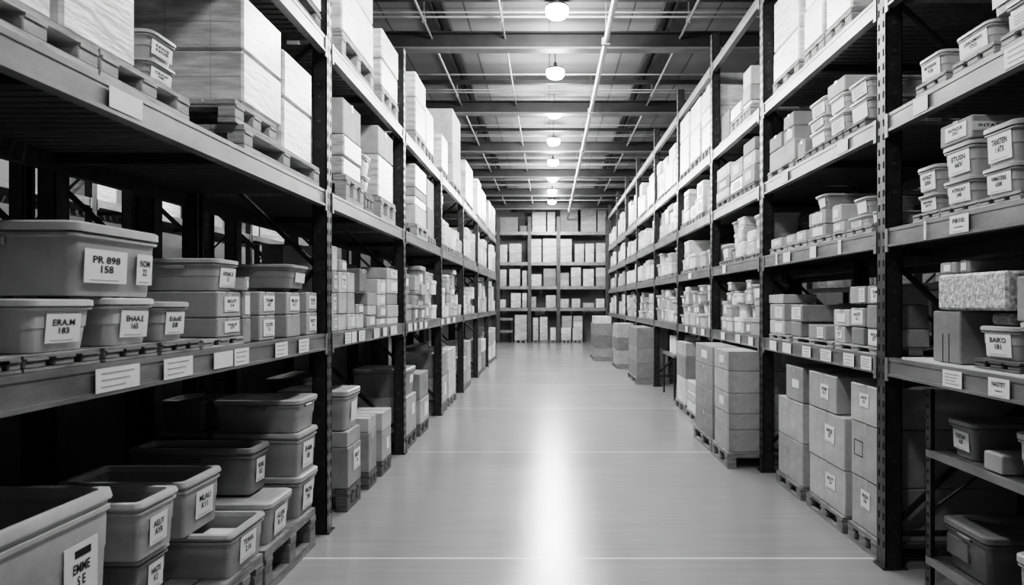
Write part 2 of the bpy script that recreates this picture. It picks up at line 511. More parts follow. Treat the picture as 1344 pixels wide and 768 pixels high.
# ------------------------------------------------------------------ the room
YB, YE, XW, ZC = -3.0, 29.4, 8.2, 5.6
def plane(name, m, x0, x1, y0, y1, z0, z1):
    mb = MB(); mb.box(x0, x1, y0, y1, z0, z1, m); return struct(name, mb)
plane('floor', M['floor'], -XW, XW, YB, YE, -.1, 0)
plane('ceiling', M['ceil'], -XW, XW, YB, YE, ZC, ZC + .1)
plane('wall_left', M['wall'], -XW - .1, -XW, YB, YE, 0, ZC)
plane('wall_right', M['wall'], XW, XW + .1, YB, YE, 0, ZC)
plane('wall_far', M['wall'], -XW, XW, YE, YE + .1, 0, ZC)
plane('wall_near', M['wall'], -XW, XW, YB - .1, YB, 0, ZC)
tn = [0]
def trim(fn):
    tn[0] += 1; mb = MB(); fn(mb); return struct('trim_%d' % tn[0], mb)
yb = 9.46 - 3.2 * 3
while yb < YE - 1:
    def beam_(mb, y=yb):
        mb.box(-XW, XW, y - .012, y + .012, 5.1, 5.31, M['roofbeam'])
        mb.box(-XW, XW, y - .09, y + .09, 5.08, 5.105, M['purlind'])
        mb.box(-XW, XW, y - .09, y + .09, 5.3, 5.32, M['roofbeam'])
    trim(beam_)
    for dy, mm, hh in ((-.5, 'purlin', .02), (.55, 'roofbeam', .08), (1.75, 'purlin', .018), (2.2, 'roofbeam', .06), (2.55, 'purlin', .016)):
        if yb + dy < 27.5:
            trim(lambda mb: mb.box(-XW, XW, yb + dy - hh / 2, yb + dy + hh / 2, 5.33, 5.33 + hh, M[mm]))
    yb += 3.2
for x, wdt in ((-1.5, .2), (1.62, .2), (-4.4, .2), (4.6, .2)):
    trim(lambda mb: (mb.box(x - wdt / 2, x - wdt / 2 + .05, YB, YE, 5.5, 5.6, M['roofbeam']), mb.box(x + wdt / 2 - .05, x + wdt / 2, YB, YE, 5.5, 5.6, M['roofbeam'])))
def pipe(x, z, r, lab, m='pipe'):
    mb = MB(); mb.bar((x, YB, z), (x, 27.5, z), r, M[m], 10)
    y = YB + 2.26
    while y < 27.5:
        mb.box(x - r * 1.5, x + r * 1.5, y - .03, y + .03, z - r * 1.3, z + r * 1.3, M[m]); mb.box(x - .008, x + .008, y - .008, y + .008, z, ZC, M[m]); y += 3.2
    tag(link('ceiling_pipe', mb.mesh('ceiling_pipe')), lab, 'pipe', 'pipes under the roof')
pipe(.73, 4.98, .034, 'thick pale pipe running under the roof just right of the lamps')
pipe(-.61, 5.25, .014, 'thin pale conduit under the roof just left of the lamps')
pipe(-1.62, 5.25, .016, 'thin pale conduit under the roof above the left rack edge')
pipe(1.8, 5.25, .018, 'pale pipe under the roof above the right rack edge')

# lamps
def lamp(x, y, z, label, power, group):
    root = empty('pendant_lamp', (x, y, z))
    mb = MB()
    mb.loft([[(r * math.cos(2 * PI * i / 20), r * math.sin(2 * PI * i / 20), zz) for i in range(20)] for r, zz in ((.138, .0), (.14, .02), (.07, .045), (.03, .06), (.025, .12), (.015, .13))], M['shade'])
    link('shade', mb.mesh('shade', True), root)
    mb = MB()
    mb.loft([[(r * math.cos(2 * PI * i / 20), r * math.sin(2 * PI * i / 20), zz) for i in range(20)] for r, zz in ((.05, -.125), (.105, -.115), (.135, -.08), (.14, -.02), (.135, .0))], M['lens'])
    link('lens', mb.mesh('lens', True), root)
    mb = MB(); mb.bar((0, 0, .12), (0, 0, ZC - z), .009, M['pipe'], 6)
    link('rod', mb.mesh('rod'), root)
    tag(root, label, 'lamp', group)
    li = bpy.data.lights.new('lamp_light', 'POINT'); li.energy = power; li.shadow_soft_size = .14
    lo = bpy.data.objects.new('lamp_light', li); lo.location = (x, y, z - .32); COL.objects.link(lo)
POW = 105
for i in range(8):
    lamp(.095, 8.45 + 2.27 * i, 5.24, '%s glowing pendant lamp over the aisle, counting away from the camera' % ORD[i], POW, 'pendant lamps above the aisle')
for i, y in enumerate((6.18, 3.91, 1.64)):  # unseen lights continuing the lamp row, added to brighten the near goods
    li = bpy.data.lights.new('lamp_light', 'POINT'); li.energy = (POW * .9, POW * .8, POW * .9)[i]; li.shadow_soft_size = .2
    lo = bpy.data.objects.new('lamp_light', li); lo.location = (.095, y, 4.9); COL.objects.link(lo)
for sx in (-5.6, 5.8):
    for y in (5., 10., 15., 20., 25.):
        li = bpy.data.lights.new('aisle_light', 'POINT'); li.energy = 75; li.shadow_soft_size = .2
        lo = bpy.data.objects.new('aisle_light', li); lo.location = (sx, y, 4.8); COL.objects.link(lo)

# ------------------------------------------------------------------ racks
def rack(label, xfaces, s, Ys, levels, hpost_, bh=.112, cards={}, y_start=None, near=True, rd=1.0, det=True, beams_top=None):
    """xface = aisle plane, s = -1 rack lies towards -x, Ys = frames"""
    xf = xfaces
    root = empty('pallet_rack', (xf + s * rd / 2, (Ys[0] + Ys[-1]) / 2, 0))
    off = (-root.location.x, -root.location.y, 0)
    def part(name, mb, parent=root, smooth=False):
        o = link(name, mb.mesh(name, smooth), parent)
        if parent is root: o.location = off
        return o
    pw, pd = .11, .1
    for fi, y in enumerate(Ys):
        hpost = hpost_ if not isinstance(hpost_, (list, tuple)) else hpost_[min(fi, len(hpost_) - 1)]
        for rear in (0, 1):
            x = xf if not rear else xf + s * rd
            sg = s if not rear else -s
            mb = MB()
            # open channel: worn face plate with slots towards the aisle, dark flanges running back
            xa, xb = sorted((x, x + sg * .008)); mb.box(xa, xb, y - pw / 2, y + pw / 2, 0, hpost, M['postface'])
            for yy in (-pw / 2, pw / 2 - .006):
                xa, xb = sorted((x, x + sg * pd)); mb.box(xa, xb, y + yy, y + yy + .006, 0, hpost, M['post'])
            for yy in (-pw / 2, pw / 2 - .03):
                xa, xb = sorted((x + sg * (pd - .006), x + sg * pd)); mb.box(xa, xb, y + yy, y + yy + .03, 0, hpost, M['post'])
            if det and not rear:
                z = .12
                while z < hpost - .05:
                    xa, xb = sorted((x - sg * .0015, x + sg * .002))
                    for yy in (-.028, .028): mb.box(xa, xb, y + yy - .008, y + yy + .008, z, z + .04, M['hole'])
                    # bolt heads on the side flange
                    if (int(z * 10) % 2) == 0:
                        xc = x + sg * .055; mb.box(min(xc - .01, xc + .01), max(xc - .01, xc + .01), y - pw / 2 - .006, y - pw / 2, z + .01, z + .03, M['postface'])
                    z += .085
            p = part('post', mb)
            fm = MB(); xa, xb = sorted((x - sg * .02, x + sg * (pd + .03)))
            fm.box(xa, xb, y - .065, y + .065, 0, .012, M['post'])
            if det and not rear: link('foot_plate', fm.mesh('foot_plate'), p)
        mb = MB(); z = .25; k = 0
        while z + .8 < hpost:
            a, b = (xf + s * (pd - .02), xf + s * (rd - pd + .02))
            if k % 2: a, b = b, a
            mb.bar((a, y, z), (b, y, z + .8), .02, M['post'], 6); z += .8; k += 1
        mb.bar((xf + s * pd, y, .2), (xf + s * (rd - pd), y, .2), .018, M['post'], 6)
        part('brace', mb)
    for li, zt in enumerate(levels):
        for bi in range(len(Ys) - 1):
            ya, yb_ = Ys[bi] + pw / 2, Ys[bi + 1] - pw / 2
            mb = MB()
            def bx(a, b, z0, z1):
                xa, xb = sorted((xf + s * a, xf + s * b)); mb.box(xa, xb, ya, yb_, z0, z1, M['beam'])
            bx(.004, .05, zt - bh + .012, zt - .02); bx(0, .05, zt - .02, zt); bx(-.004, .05, zt - bh, zt - bh + .016)
            for y_, d_ in ((ya, 1), (yb_, -1)):   # end connector plates
                xa, xb = sorted((xf - s * .006, xf + s * .004)); y1, y2 = sorted((y_, y_ + d_ * .035)); mb.box(xa, xb, y1, y2, zt - bh - .03, zt, M['beam'])
            b = part('shelf_beam', mb)
            for (cy, cw, ch, dz, tx) in cards.get((li, bi), []):
                if tx == '-': me = label_mesh(cw, ch)
                elif tx in ('=', '#'): me = label_mesh(cw, ch, None, 3 if tx == '=' else 4)
                else: me = label_mesh(cw, ch, tx)
                c = link('shelf_label', me, b, (xf - s * .0055, cy, zt - bh / 2 + dz), 0 if s < 0 else PI)
            mb = MB(); xa, xb = sorted((xf + s * (rd - .05), xf + s * rd)); mb.box(xa, xb, ya, yb_, zt - bh, zt, M['post'] if near else M['beam'])
            part('rear_beam', mb)
            if beams_top and li == beams_top: continue
            mb = MB(); y = ya + .02
            stp = .075 if near and ya < 9 else .16
            xa, xb = sorted((xf + s * .05, xf + s * (rd - .05)))
            while y < yb_ - .03:
                mb.box(xa, xb, y, min(yb_, y + stp * .74), zt - .022, zt - .001, M['deck']); y += stp
            n = max(2, int((yb_ - ya) / 1.1))
            for i in range(1, n):
                c = ya + (yb_ - ya) * i / n; mb.box(xa, xb, c - .02, c + .02, zt - .075, zt - .022, M['post'])
            part('shelf_deck', mb)
    tag(root, label, 'rack', 'pallet racks')
    return root

def cards(side, specs):
    """(level index, bay index, px near, px far, height, text) -> cards on the beam"""
    out = {}
    for lv, bay, a, b, h, tx in specs:
        y0, y1 = sorted((Yat(side, a), Yat(side, b)))
        out.setdefault((lv, bay), []).append(((y0 + y1) / 2, y1 - y0, h, 0, tx))
    return out
cl = cards('L', [(0, 0, 123, 181, .083, '='), (0, 0, 213, 251, .083, '='), (0, 0, 279, 304, .075, '-'), (0, 0, 306, 325, .083, '='), (0, 0, 360, 376, .083, '='), (0, 0, 391, 404, .083, '='),
                 (1, 0, 141, 185, .075, '-'), (0, 1, 452, 460, .085, '='), (0, 1, 461, 467, .085, '-'), (0, 1, 470, 478, .085, '='), (0, 1, 490, 497, .085, '='), (0, 1, 502, 507, .08, '-'), (0, 1, 512, 520, .08, '='),
                 (0, 2, 535, 540, .08, '='), (0, 2, 543, 546, .08, '-'), (0, 2, 550, 554, .08, '='), (0, 2, 557, 560, .08, '-'), (0, 3, 579, 582, .08, '='), (0, 3, 586, 590, .08, '-'), (0, 3, 594, 597, .08, '-')])
cr = cards('R', [(0, 0, 1327, 1299, .085, 'NASTET\n------'), (0, 0, 1264, 1239, .085, '#'), (1, 0, 1273, 1248, .09, 'F810:\n-----'), (2, 0, 1219, 1200, .085, '-'), (2, 0, 1362, 1320, .09, '='), (1, 0, 1217, 1214, .1, '-'),
                 (0, 1, 1145, 1131, .085, '#'), (0, 1, 1122, 1108, .085, '='), (0, 1, 1092, 1078, .085, '#'), (0, 1, 1065, 1054, .085, '='), (0, 1, 1039, 1028, .085, '-'), (0, 1, 1020, 1011, .085, '-'),
                 (1, 1, 1105, 1101, .1, '-'), (1, 1, 1072, 1064, .09, '-'), (1, 1, 1038, 1029, .085, '-'), (1, 1, 1021, 1019, .1, '-'), (2, 1, 1114, 1100, .085, '-'), (2, 1, 1035, 1026, .085, '-'),
                 (0, 2, 989, 983, .085, '-'), (0, 2, 972, 966, .085, '='), (0, 2, 952, 947, .085, '-'), (1, 2, 953, 949, .09, '-'), (0, 3, 925, 921, .085, '-'), (0, 3, 914, 910, .085, '='), (0, 3, 903, 900, .085, '-'), (1, 3, 908, 904, .08, '-')])
rack('long dark steel pallet rack with grey beams along the left of the aisle', -1.54, -1, [-1.6] + SIDE['L']['posts'], SIDE['L']['lv'][1:], [4.3, 4.3, 4.3, 3.47], cards=cl)
rack('long dark steel pallet rack with grey beams along the right of the aisle', 2.018, 1, [-1.2] + SIDE['R']['posts'], SIDE['R']['lv'][1:] + [4.57], 4.95, cards=cr, bh=.11, beams_top=4)
rack('dim pallet rack standing behind the left rack', -2.74, -1, [-1.6, 1.3, 3.86, 4.8, 6.05, 7.4, 9.9, 12.4, 15, 17.5, 20], [1.39, 3.44], 4.3, near=False, det=False)
rack('dim pallet rack standing behind the right rack', 3.22, 1, [-1.2, 1.5, 4.3, 6.7, 9.1, 11.5, 13.9, 16.3, 18.7, 21.1, 23.5], [1.275, 2.045, 2.73, 3.48], 4.6, near=False, det=False)
rack('distant rack of pale goods beyond the next aisle at left', -6.3, -1, [4.5, 7, 9.5, 12, 14.5, 17], [1.39, 3.05], 3.6, near=False, det=False)
rack('distant rack of pale goods beyond the next aisle at right', 6.4, 1, [4.5, 7, 9.5, 12, 14.5, 17], [1.95, 3.3], 3.6, near=False, det=False)
# rack across the far end
def end_rack():
    root = empty('pallet_rack', (0, 28.2, 0)); off = (0, -28.2, 0)
    lv = [1.415, 2.29, 3.26, 4.49]
    xs = [(p - VX) * 27.7 / F for p in (555, 600, 654, 695, 733, 797, 842, 888)]
    for x in xs:
        for y in (27.7, 28.6):
            mb = MB(); mb.box(x - .07, x + .07, y, y + .1, 0, 5.1, M['post'] if y > 28 else M['postface'])
            link('post', mb.mesh('post'), root, off)
    for z in lv:
        for a, b in zip(xs, xs[1:]):
            mb = MB(); mb.box(a + .07, b - .07, 27.7, 27.75, z - .13, z, M['beam']); link('shelf_beam', mb.mesh('shelf_beam'), root, off)
            mb = MB(); mb.box(a, b, 27.75, 28.7, z - .03, z - .001, M['deck']); link('shelf_deck', mb.mesh('shelf_deck'), root, off)
    tag(root, 'tall rack of cartons standing across the far end of the aisle', 'rack', 'pallet racks')
end_rack()

# ------------------------------------------------------------------ LEFT rack, nearest bay
# second shelf: pallets and wrapped loads
pal_px('L', 2, -60, 131, .095, 0, .9, pm='palewood', label='pale pallet at the near end of the left rack second shelf, cut by the frame')
pal_px('L', 2, 134, 250, .095, 0, .9, pm='palewood', label='pale pallet under the two small totes, left rack second shelf')
st('L', 2, -60, 70, [-130], 'wl', d=.8, sb=.02, base=2.48, label='white wrapped load in the top left corner of the photo')
st('L', 2, 80, 179, [-120], 'w', d=.8, sb=.02, base=2.48, label='pale wrapped load left of the two small totes, left rack second shelf')
st('L', 2, 199, 238, [73, 35], 'tl tl', d=.3, sb=.02, base=2.48, txt=['CRAW\nNK', 'NWS\nNOR'], lab=(.7, .5, -.02, 0),
   label=['pale tote with handwritten label, lower of two beside the large wrapped cartons', 'pale tote with handwritten label, upper of two beside the large wrapped cartons'])
pal_px('L', 2, 322, 420, .125, 0, .95, pm='palewood', label='pale pallet on the beam under the wrapped cartons, lower of two')
pallet('L', 2, Yat('L', 318), Yat('L', 371), .115, .03, .9, 2.51, 'palewood', label='thin pale pallet on top of another, directly under the large wrapped cartons')
st('L', 2, 319, 370, [65, -10], 'w w', d=.85, sb=.03, base=2.63, label=['large wrapped carton resting on two pallets, left rack second shelf', 'large wrapped carton stacked on top of another by the left post'])
st('L', 2, 373, 410, [127, 63], 'wl wl', d=.7, sb=.03, base=2.51, label=['white wrapped carton beside the left post, lower of two on second shelf', 'white wrapped carton beside the left post, upper of two on second shelf'])
# top shelf, only its edge in the frame
pal_px('L', 3, 340, 426, .11, -.02, .9, pm='wood')
st('L', 3, 350, 422, [-140], 'wl', d=.8, base=3.555, label='white wrapped load on the top shelf above the nearest left post')
# first shelf
for a, b in ((-40, 30), (34, 133), (140, 208), (214, 263)):
    pal_px('L', 1, a, b, .05, .02, .5, pm='wood')
st('L', 1, -90, 6, [382], 'tl', d=.5, sb=.03, base=1.445, label='pale tote cut off by the left edge of the frame, first shelf')
st('L', 1, 38, 131, [391], 't', d=.5, sb=.03, base=1.445, txt='ERA.M\n183', lab=(.5, .56, .02, -.02), tone=.55, label='grey lidded tote labelled ERA.M 183, below the big tote')
st('L', 1, 145, 208, [390], 't', d=.5, sb=.03, base=1.445, txt='EHAA.E\n165', lab=(.58, .58, .06, -.02), tone=.55, label='grey lidded tote labelled EHAA.E 165, below the big tote')
st('L', 1, 210, 253, [395], 't', d=.45, sb=.03, base=1.445, txt='EduiE\nE8', lab=(.58, .58, .05, -.02), tone=.42, label='small grey lidded tote labelled EduiE E8')
ztop = max(Zat(391, Yat('L', 38, .03)), Zat(390, Yat('L', 145, .03)))
st('L', 1, 97, 214, [287], 't', d=.62, sb=.03, base=ztop + .003, tone=.5, label='large grey tote with thick lid stacked on two smaller totes, first shelf')
big = REG[-1]['o']
for ch in list(big.children):
    if ch.name.startswith('handle') and abs(ch.data.vertices[0].co.y) < .06: bpy.data.objects.remove(ch)
wb = Yat('L', 214, .03) - Yat('L', 97, .03)
for body, fw, ys, hh in (('PR 898\n158', .235, -.14, .118), ('NOM\n22', .1, .3, .118)):
    o = link('paper_label', label_mesh(fw, hh, body), big, (.62 / 2 - .0145, ys * wb, .105)); o.rotation_euler = (0, .045, 0)
pal_px('L', 1, 268, 321, .04, .03, .5, pm='palewood')
st('L', 1, 285, 317, [417, 382], 'c c', d=.45, sb=.04, base=1.435, txt=['WJLE\n27', 'SKUT\n14'], lab=(.62, .6, .08, .02))
st('L', 1, 284, 317, [338], 't', d=.45, sb=.04, base=Zat(382, Yat('L', 285, .04)) + .003, tone=.5, txt='NTNAK B\n13', lab=(.62, .62, .06, -.04), label='grey lidded tote labelled NTNAK B 13, on top of two cartons')
st('L', 1, 319, 330, [418, 382], 'c c', d=.3, sb=.04, txt=[None, '-'], lab=(.6, .7, 0, 0))
st('L', 1, 341, 362, [414, 382], 'c c', d=.3, sb=.04, txt=['CLUTD\n1.3', 'TSNM\nAT'], lab=(.72, .66, .08, 0))
st('L', 1, 377, 395, [413, 383], 'c c', d=.3, sb=.04, txt=[None, 'MLAU\nK11'], lab=(.72, .66, .08, 0))
st('L', 1, 403, 417, [410, 383], 'c c', d=.3, sb=.04, txt=['SKUT\n14', 'ALEN\nR.17'], lab=(.7, .66, .05, 0))
st('L', 1, 382, 407, [346], 't', d=.62, sb=.04, base=Zat(383, Yat('L', 403, .04)) + .02, tone=.36, txt='-', lab=(.5, .42, .1, 0), label='wide grey lidded tote lying across the small labelled cartons by the left post')
st('L', 1, 321.5, 327, [363], 'cl', d=.08, sb=.02, base=Zat(382, Yat('L', 319, .04)) + .003, txt='-', label='tiny pale box wedged between the two lidded totes, left rack')
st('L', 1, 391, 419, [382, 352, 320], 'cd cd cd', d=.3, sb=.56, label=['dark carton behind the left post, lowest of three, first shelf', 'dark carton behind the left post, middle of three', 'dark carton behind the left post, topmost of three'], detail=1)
# floor level: bins
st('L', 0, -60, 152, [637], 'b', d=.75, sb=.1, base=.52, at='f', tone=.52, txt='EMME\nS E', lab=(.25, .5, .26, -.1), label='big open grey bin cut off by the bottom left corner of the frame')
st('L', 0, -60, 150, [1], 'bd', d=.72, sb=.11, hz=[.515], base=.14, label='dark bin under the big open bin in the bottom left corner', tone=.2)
pal_px('L', 0, -60, 152, .135, .1, .8, pm='darkwood')
pal_px('L', 0, 181, 229, .12, .12, .7, pm='darkwood')
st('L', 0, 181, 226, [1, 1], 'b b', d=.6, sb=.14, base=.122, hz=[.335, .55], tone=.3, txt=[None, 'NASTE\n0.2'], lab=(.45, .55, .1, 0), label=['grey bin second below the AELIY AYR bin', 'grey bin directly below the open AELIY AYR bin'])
st('L', 0, 183, 237, [1], 'b', d=.66, sb=.10, base=.553, hz=[.795], tone=.46, txt='AELIY\nAYR', lab=(.42, .5, .02, -.05), label='open grey bin labelled AELIY AYR beside the big corner bin')
pal_px('L', 0, 304, 351, .25, -.02, .8, pm='wood')
pal_px('L', 0, 354, 419, .25, -.02, .8, pm='wood')
st('L', 0, 303, 350, [1], 'b', d=.62, sb=0, base=.254, hz=[.475], tone=.44, txt='TUWA\n2.16', lab=(.44, .62, .03, 0), label='open grey bin with papers inside, on the front pallet')
ppr = MB()
for i in range(9):
    a = R.uniform(-.2, .18); b = R.uniform(-.12, .12); ppr.box(a - .09, a + .09, b - .05, b + .05, .1 + i * .006, .105 + i * .006, M['paper'] if i % 2 else M['sheet'])
tag(link('paper_stack', ppr.mesh('paper_stack'), None, (-1.54 - .31, (Yat('L', 303) + Yat('L', 350)) / 2, .254)), 'loose papers lying inside the open bin on the front pallet', 'papers')
st('L', 0, 243, 293, [1], 'b', d=.62, sb=.18, base=.478, hz=[.75], tone=.46, txt='MLAU\nK11', lab=(.46, .5, .06, 0), label='open grey bin set back on top of the bin holding papers')
st('L', 0, 354, 386, [1], 't', d=.6, sb=0, base=.254, hz=[.494], tone=.44, txt='ALEN\nR.17', lab=(.48, .6, .04, -.04), label='grey lidded tote on the front pallet right of the bin holding papers')
st('L', 0, 331, 356, [1], 'b', d=.85, sb=.15, base=.5, hz=[.77], tone=.27, txt='NUNE\nB12', lab=(.44, .5, .05, 0), label='wide open bin set back above the lidded tote, nearest left post')
st('L', 0, 394, 420, [1, 1, 1], 't b t', d=.55, sb=0, base=.254, hz=[.52, .79, 1.0], tone=.42, txt=['PRON\n7W', 'EHAM\n185', None], lab=(.5, .6, .04, -.04),
   label=['grey lidded tote at the bottom beside the nearest left post', 'grey bin in the middle beside the nearest left post', 'grey lidded tote without label on top beside the nearest left post'])
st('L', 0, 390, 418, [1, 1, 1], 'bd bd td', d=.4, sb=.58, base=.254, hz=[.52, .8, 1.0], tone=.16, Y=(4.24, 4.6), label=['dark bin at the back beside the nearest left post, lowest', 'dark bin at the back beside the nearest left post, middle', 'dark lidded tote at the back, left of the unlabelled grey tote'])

# ------------------------------------------------------------------ LEFT rack, second bay
L1b = 1.392
for a, b, tops, k in ((437, 444, [413, 384, 355, 322], 'cl cl c cl'), (446, 456, [412, 384, 356, 340], 'cl cl cl c'), (457.5, 467, [412, 384, 357], 'cl c cl'), (468.5, 478, [412, 399], 'cl c'),
                      (483, 494, [414, 401, 384], 'c cl c'), (496.5, 507, [417, 402, 386, 366], 'cl c cl cl'), (509, 523, [417, 400, 385, 366, 351], 'cl cl c cl c')):
    st('L', 1, a, b, tops, k, d=.36, sb=.03, txt=[R.choice([None, None, '-', R.choice(GIB)]) for _ in tops], lab=(.55, .62, .1, 0))
st('L', 1, 482, 502, [352], 'cd', d=.4, sb=.05, base=Zat(384, Yat('L', 483, .03)) + .004, txt=None, label='wide dark carton lying on small cartons, left rack second bay', hz=None, Y=(5.75, 5.98))
st('L', 1, 455, 470, [400, 372, 345], 'cd g cd', d=.4, sb=.45)
st('L', 1, 0, 0, None, 'cd cd', d=.4, sb=.45, hz=[1.62, 1.85], Y=(6.32, 6.68))
st('L', 2, 452, 475, [204, 175, 127], 'w w cl', d=.55, sb=.02, pal=.2, pm='palewood')
st('L', 2, 477, 488, [227, 200], 'tl tl', d=.4, sb=.03, pal=.16, pm='wood')
st('L', 2, 498, 517, [201, 163], 'w cl', d=.6, sb=.02, pal=.2, pm='palewood')
st('L', 2, 519, 524, [210, 180], 'c cl', d=.4, sb=.1)
st('L', 3, 450, 491, [-30, -80], 'wl wl', d=.75, sb=0, pal=.2, pm='palewood')
st('L', 3, 502, 523, [76, 36], 'w w', d=.6, sb=0, pal=.17, pm='palewood')
st('L', 0, 457, 474, [588, 567], 'c c', d=.5, sb=0, pal=.17, txt=['SKUT\n14', None], lab=(.5, .5, .15, .1), pm='darkwood')
st('L', 0, 456, 474.5, [513], 'tl', d=.55, sb=0, base=Zat(567, Yat('L', 457)) + .005, tone=.42, txt='-', lab=(.4, .5, .1, -.05), label='pale lidded tote on top of two cartons just beyond the nearest left post')
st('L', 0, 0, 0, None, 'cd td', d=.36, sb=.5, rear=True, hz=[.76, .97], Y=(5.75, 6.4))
st('L', 0, 485, 495, [568, 549], 'c cl', d=.3, sb=0, pal=.14, pm='darkwood')
st('L', 0, 502, 514, [567, 542], 'c cl', d=.35, sb=0, pal=.13, txt=['-', None], lab=(.3, .4, .1, 0), pm='darkwood')
st('L', 0, 0, 0, None, 'c cd', d=.35, sb=.5, hz=[.5, .7], Y=(6.5, 7.1))
# ------------------------------------------------------------------ LEFT rack, further bays
st('L', 2, 546, 560, [264, 250, 237, 200], 'cl w cl w', d=.6, sb=.02, pal=.15, pm='palewood')
st('L', 2, 562, 570, [268, 225], 'c cl', d=.5, sb=.05, pal=.1)
st('L', 3, 546, 559, [127, 93], 'w wl', d=.6, sb=0, pal=.15, pm='palewood')
st('L', 3, 561, 570, [140], 'wl', d=.5, sb=0, pal=.12)
st('L', 3, 578, 588, [175], 'wl', d=.5, sb=0, pal=.1)
st('L', 3, 595, 605, [213, 187, 142], 'cl cl cl', d=.75, sb=0, pal=.1)
st('L', 3, 612, 621, [209], 'w', d=.5, sb=0, pal=.08)
st('L', 3, 627, 632, [234], 'wl', d=.5, sb=0, pal=.08)
st('L', 3, 633, 638, [248], 'w', d=.5, sb=0, pal=.08)
st('L', 3, 642, 645, [263], 'wl', d=.5, sb=0, pal=.06)
st('L', 3, 646.5, 650, [270], 'w', d=.5, sb=0, pal=.06)
st('L', 0, 534, 547, [522, 485], 'c t', d=.6, sb=0, pal=.15, txt=['-', '-'], lab=(.3, .3, .15, .1), pm='darkwood')
st('L', 0, 552, 563, [526, 491], 'c c', d=.4, sb=0, pal=.14, txt=['-', None], lab=(.4, .6, .15, 0), pm='darkwood')
st('L', 0, 578, 587, [496, 464], 'c g', d=.65, sb=0, pal=.15, txt=['-', None], lab=(.4, .5, .1, 0), pm='wood')
st('L', 0, 590, 599, [490, 458], 'cl w', d=.4, sb=0, pal=.13)
st('L', 0, 608, 613, [488, 470], 'c cl', d=.4, sb=0, pal=.12)
st('L', 0, 614, 618, [482, 462, 448], 'c c cl', d=.4, sb=0, pal=.1)
st('L', 0, 626, 632, [470, 446], 'cl c', d=.4, sb=0, pal=.1)
st('L', 0, 634, 637.5, [462, 446], 'c cl', d=.4, sb=0, pal=.1)
st('L', 0, 644, 648, [455, 436], 'w w', d=.5, sb=0, pal=.1)
st('L', 0, 649, 651.5, [448, 430], 'wl w', d=.5, sb=0, pal=.08)
st('L', 0, 0, 0, None, 'g g', d=.25, sb=.58, hz=[.5, .9], Y=(10.9, 12.1))

def fill(side, lv, bays, hmin, hmax, th=(.12, .25), wd=(.26, .5), kinds=('c', 'cl', 'w'), pal=.1, sb=(0, .06), lblp=.4, d=.5, gap=(.02, .08), tone=None, prob=1.):
    posts = SIDE[side]['posts']
    z0 = SIDE[side]['lv'][lv]
    for bi in bays:
        y, ye = posts[bi] + .09, posts[bi + 1] - .09
        while y < ye - .18:
            w = min(R.uniform(*wd), ye - y)
            if R.random() < prob:
                top = R.uniform(hmin, hmax); zs = []; z = z0 + pal
                while z < z0 + top - .05:
                    z += R.uniform(*th); zs.append(min(z, z0 + top) if z0 + top - z < .08 else z)
                lim = (SIDE[side]['lv'] + [5.0])[lv + 1] - .15
                zs = [t for t in zs if t < lim] or [z0 + pal + .15]
                k = R.choice(kinds)
                ks = [k if R.random() < .7 else R.choice(kinds) for _ in zs]
                st(side, lv, 0, 0, None, ks, d=R.uniform(d * .8, d * 1.2), sb=R.uniform(*sb), pal=pal if pal else 0, hz=zs, Y=(y, y + w), over=.0, jit=True,
                   txt=['-' if R.random() < lblp else None for _ in zs], lab=(.5, .55, .08, 0))
            y += w + R.uniform(*gap)
# left, far
fill('L', 1, (1,), .45, .68, th=(.13, .2), wd=(.25, .4), kinds=('a', 'cl', 'al', 'c', 't'), pal=0, d=.42)
fill('L', 1, (2, 3), .35, .8, th=(.14, .22), wd=(.28, .5), kinds=('a', 'al', 'cl', 'w'), pal=0, d=.5)
fill('L', 1, (4, 5), .4, .8, th=(.25, .4), wd=(.4, .65), kinds=('cl', 'w', 'c'), pal=0, d=.5)
fill('L', 2, (2,), .45, .85, th=(.22, .35), wd=(.45, .75), kinds=('cl', 'w', 'wl'), pal=.1, d=.6)
fill('L', 2, (3, 4, 5), .55, .88, th=(.3, .5), wd=(.45, .8), kinds=('cl', 'w', 'w'), pal=.1, d=.6)

# ------------------------------------------------------------------ RIGHT rack, nearest bay
st('R', 3, 1236, 1203, [62], 'tl', d=.35, sb=.02, base=2.795, tone=.5, txt='MYSNNW\nYOR', lab=(.74, .66, -.02, 0), side_txt=None, label='pale tote labelled MYSNNW YOR just right of the nearest right post, third shelf')
st('R', 3, 1300, 1251, [22], 'tl', d=.35, sb=.02, base=2.795, tone=.5, txt='UFANMAN\nYTO', lab=(.76, .66, -.02, 0), label='pale tote labelled UFANMAN YTO on the third shelf of the right rack')
st('R', 3, 1385, 1314, [-35], 'tl', d=.35, sb=.02, base=2.795, tone=.48, txt='=', lab=(.8, .5, 0, -.1), label='pale tote cut by the right edge of the frame, third shelf')
st('R', 3, 1345, 1293, [-80], 't', d=.3, sb=.03, base=Zat(22, Yat('R', 1300, .02)) + .003, txt='-', lab=(.8, .6, 0, 0), label='tote cut by the top right corner, stacked on two labelled totes')
for a, b in ((1240, 1201), (1303, 1249), (1390, 1312)): pal_px('R', 3, a, b, .06, 0, .4, pm='palewood')
for a, b in ((1231, 1197), (1282, 1233), (1338, 1283)): pal_px('R', 2, a, b, .04, 0, .4, pm='palewood')
b2 = 2.09
st('R', 2, 1330, 1282, [210, 153], 't tl', d=.32, sb=.02, base=b2, tone=.42, txt=['WMATERE\n630R', 'TANSTEIN\n1 ATX'], lab=(.66, .68, 0, 0),
   label=['tote labelled WMATERE 630R at the right, below a pale tote', 'pale tote labelled TANSTEIN 1 ATX stacked at the right of the second shelf'])
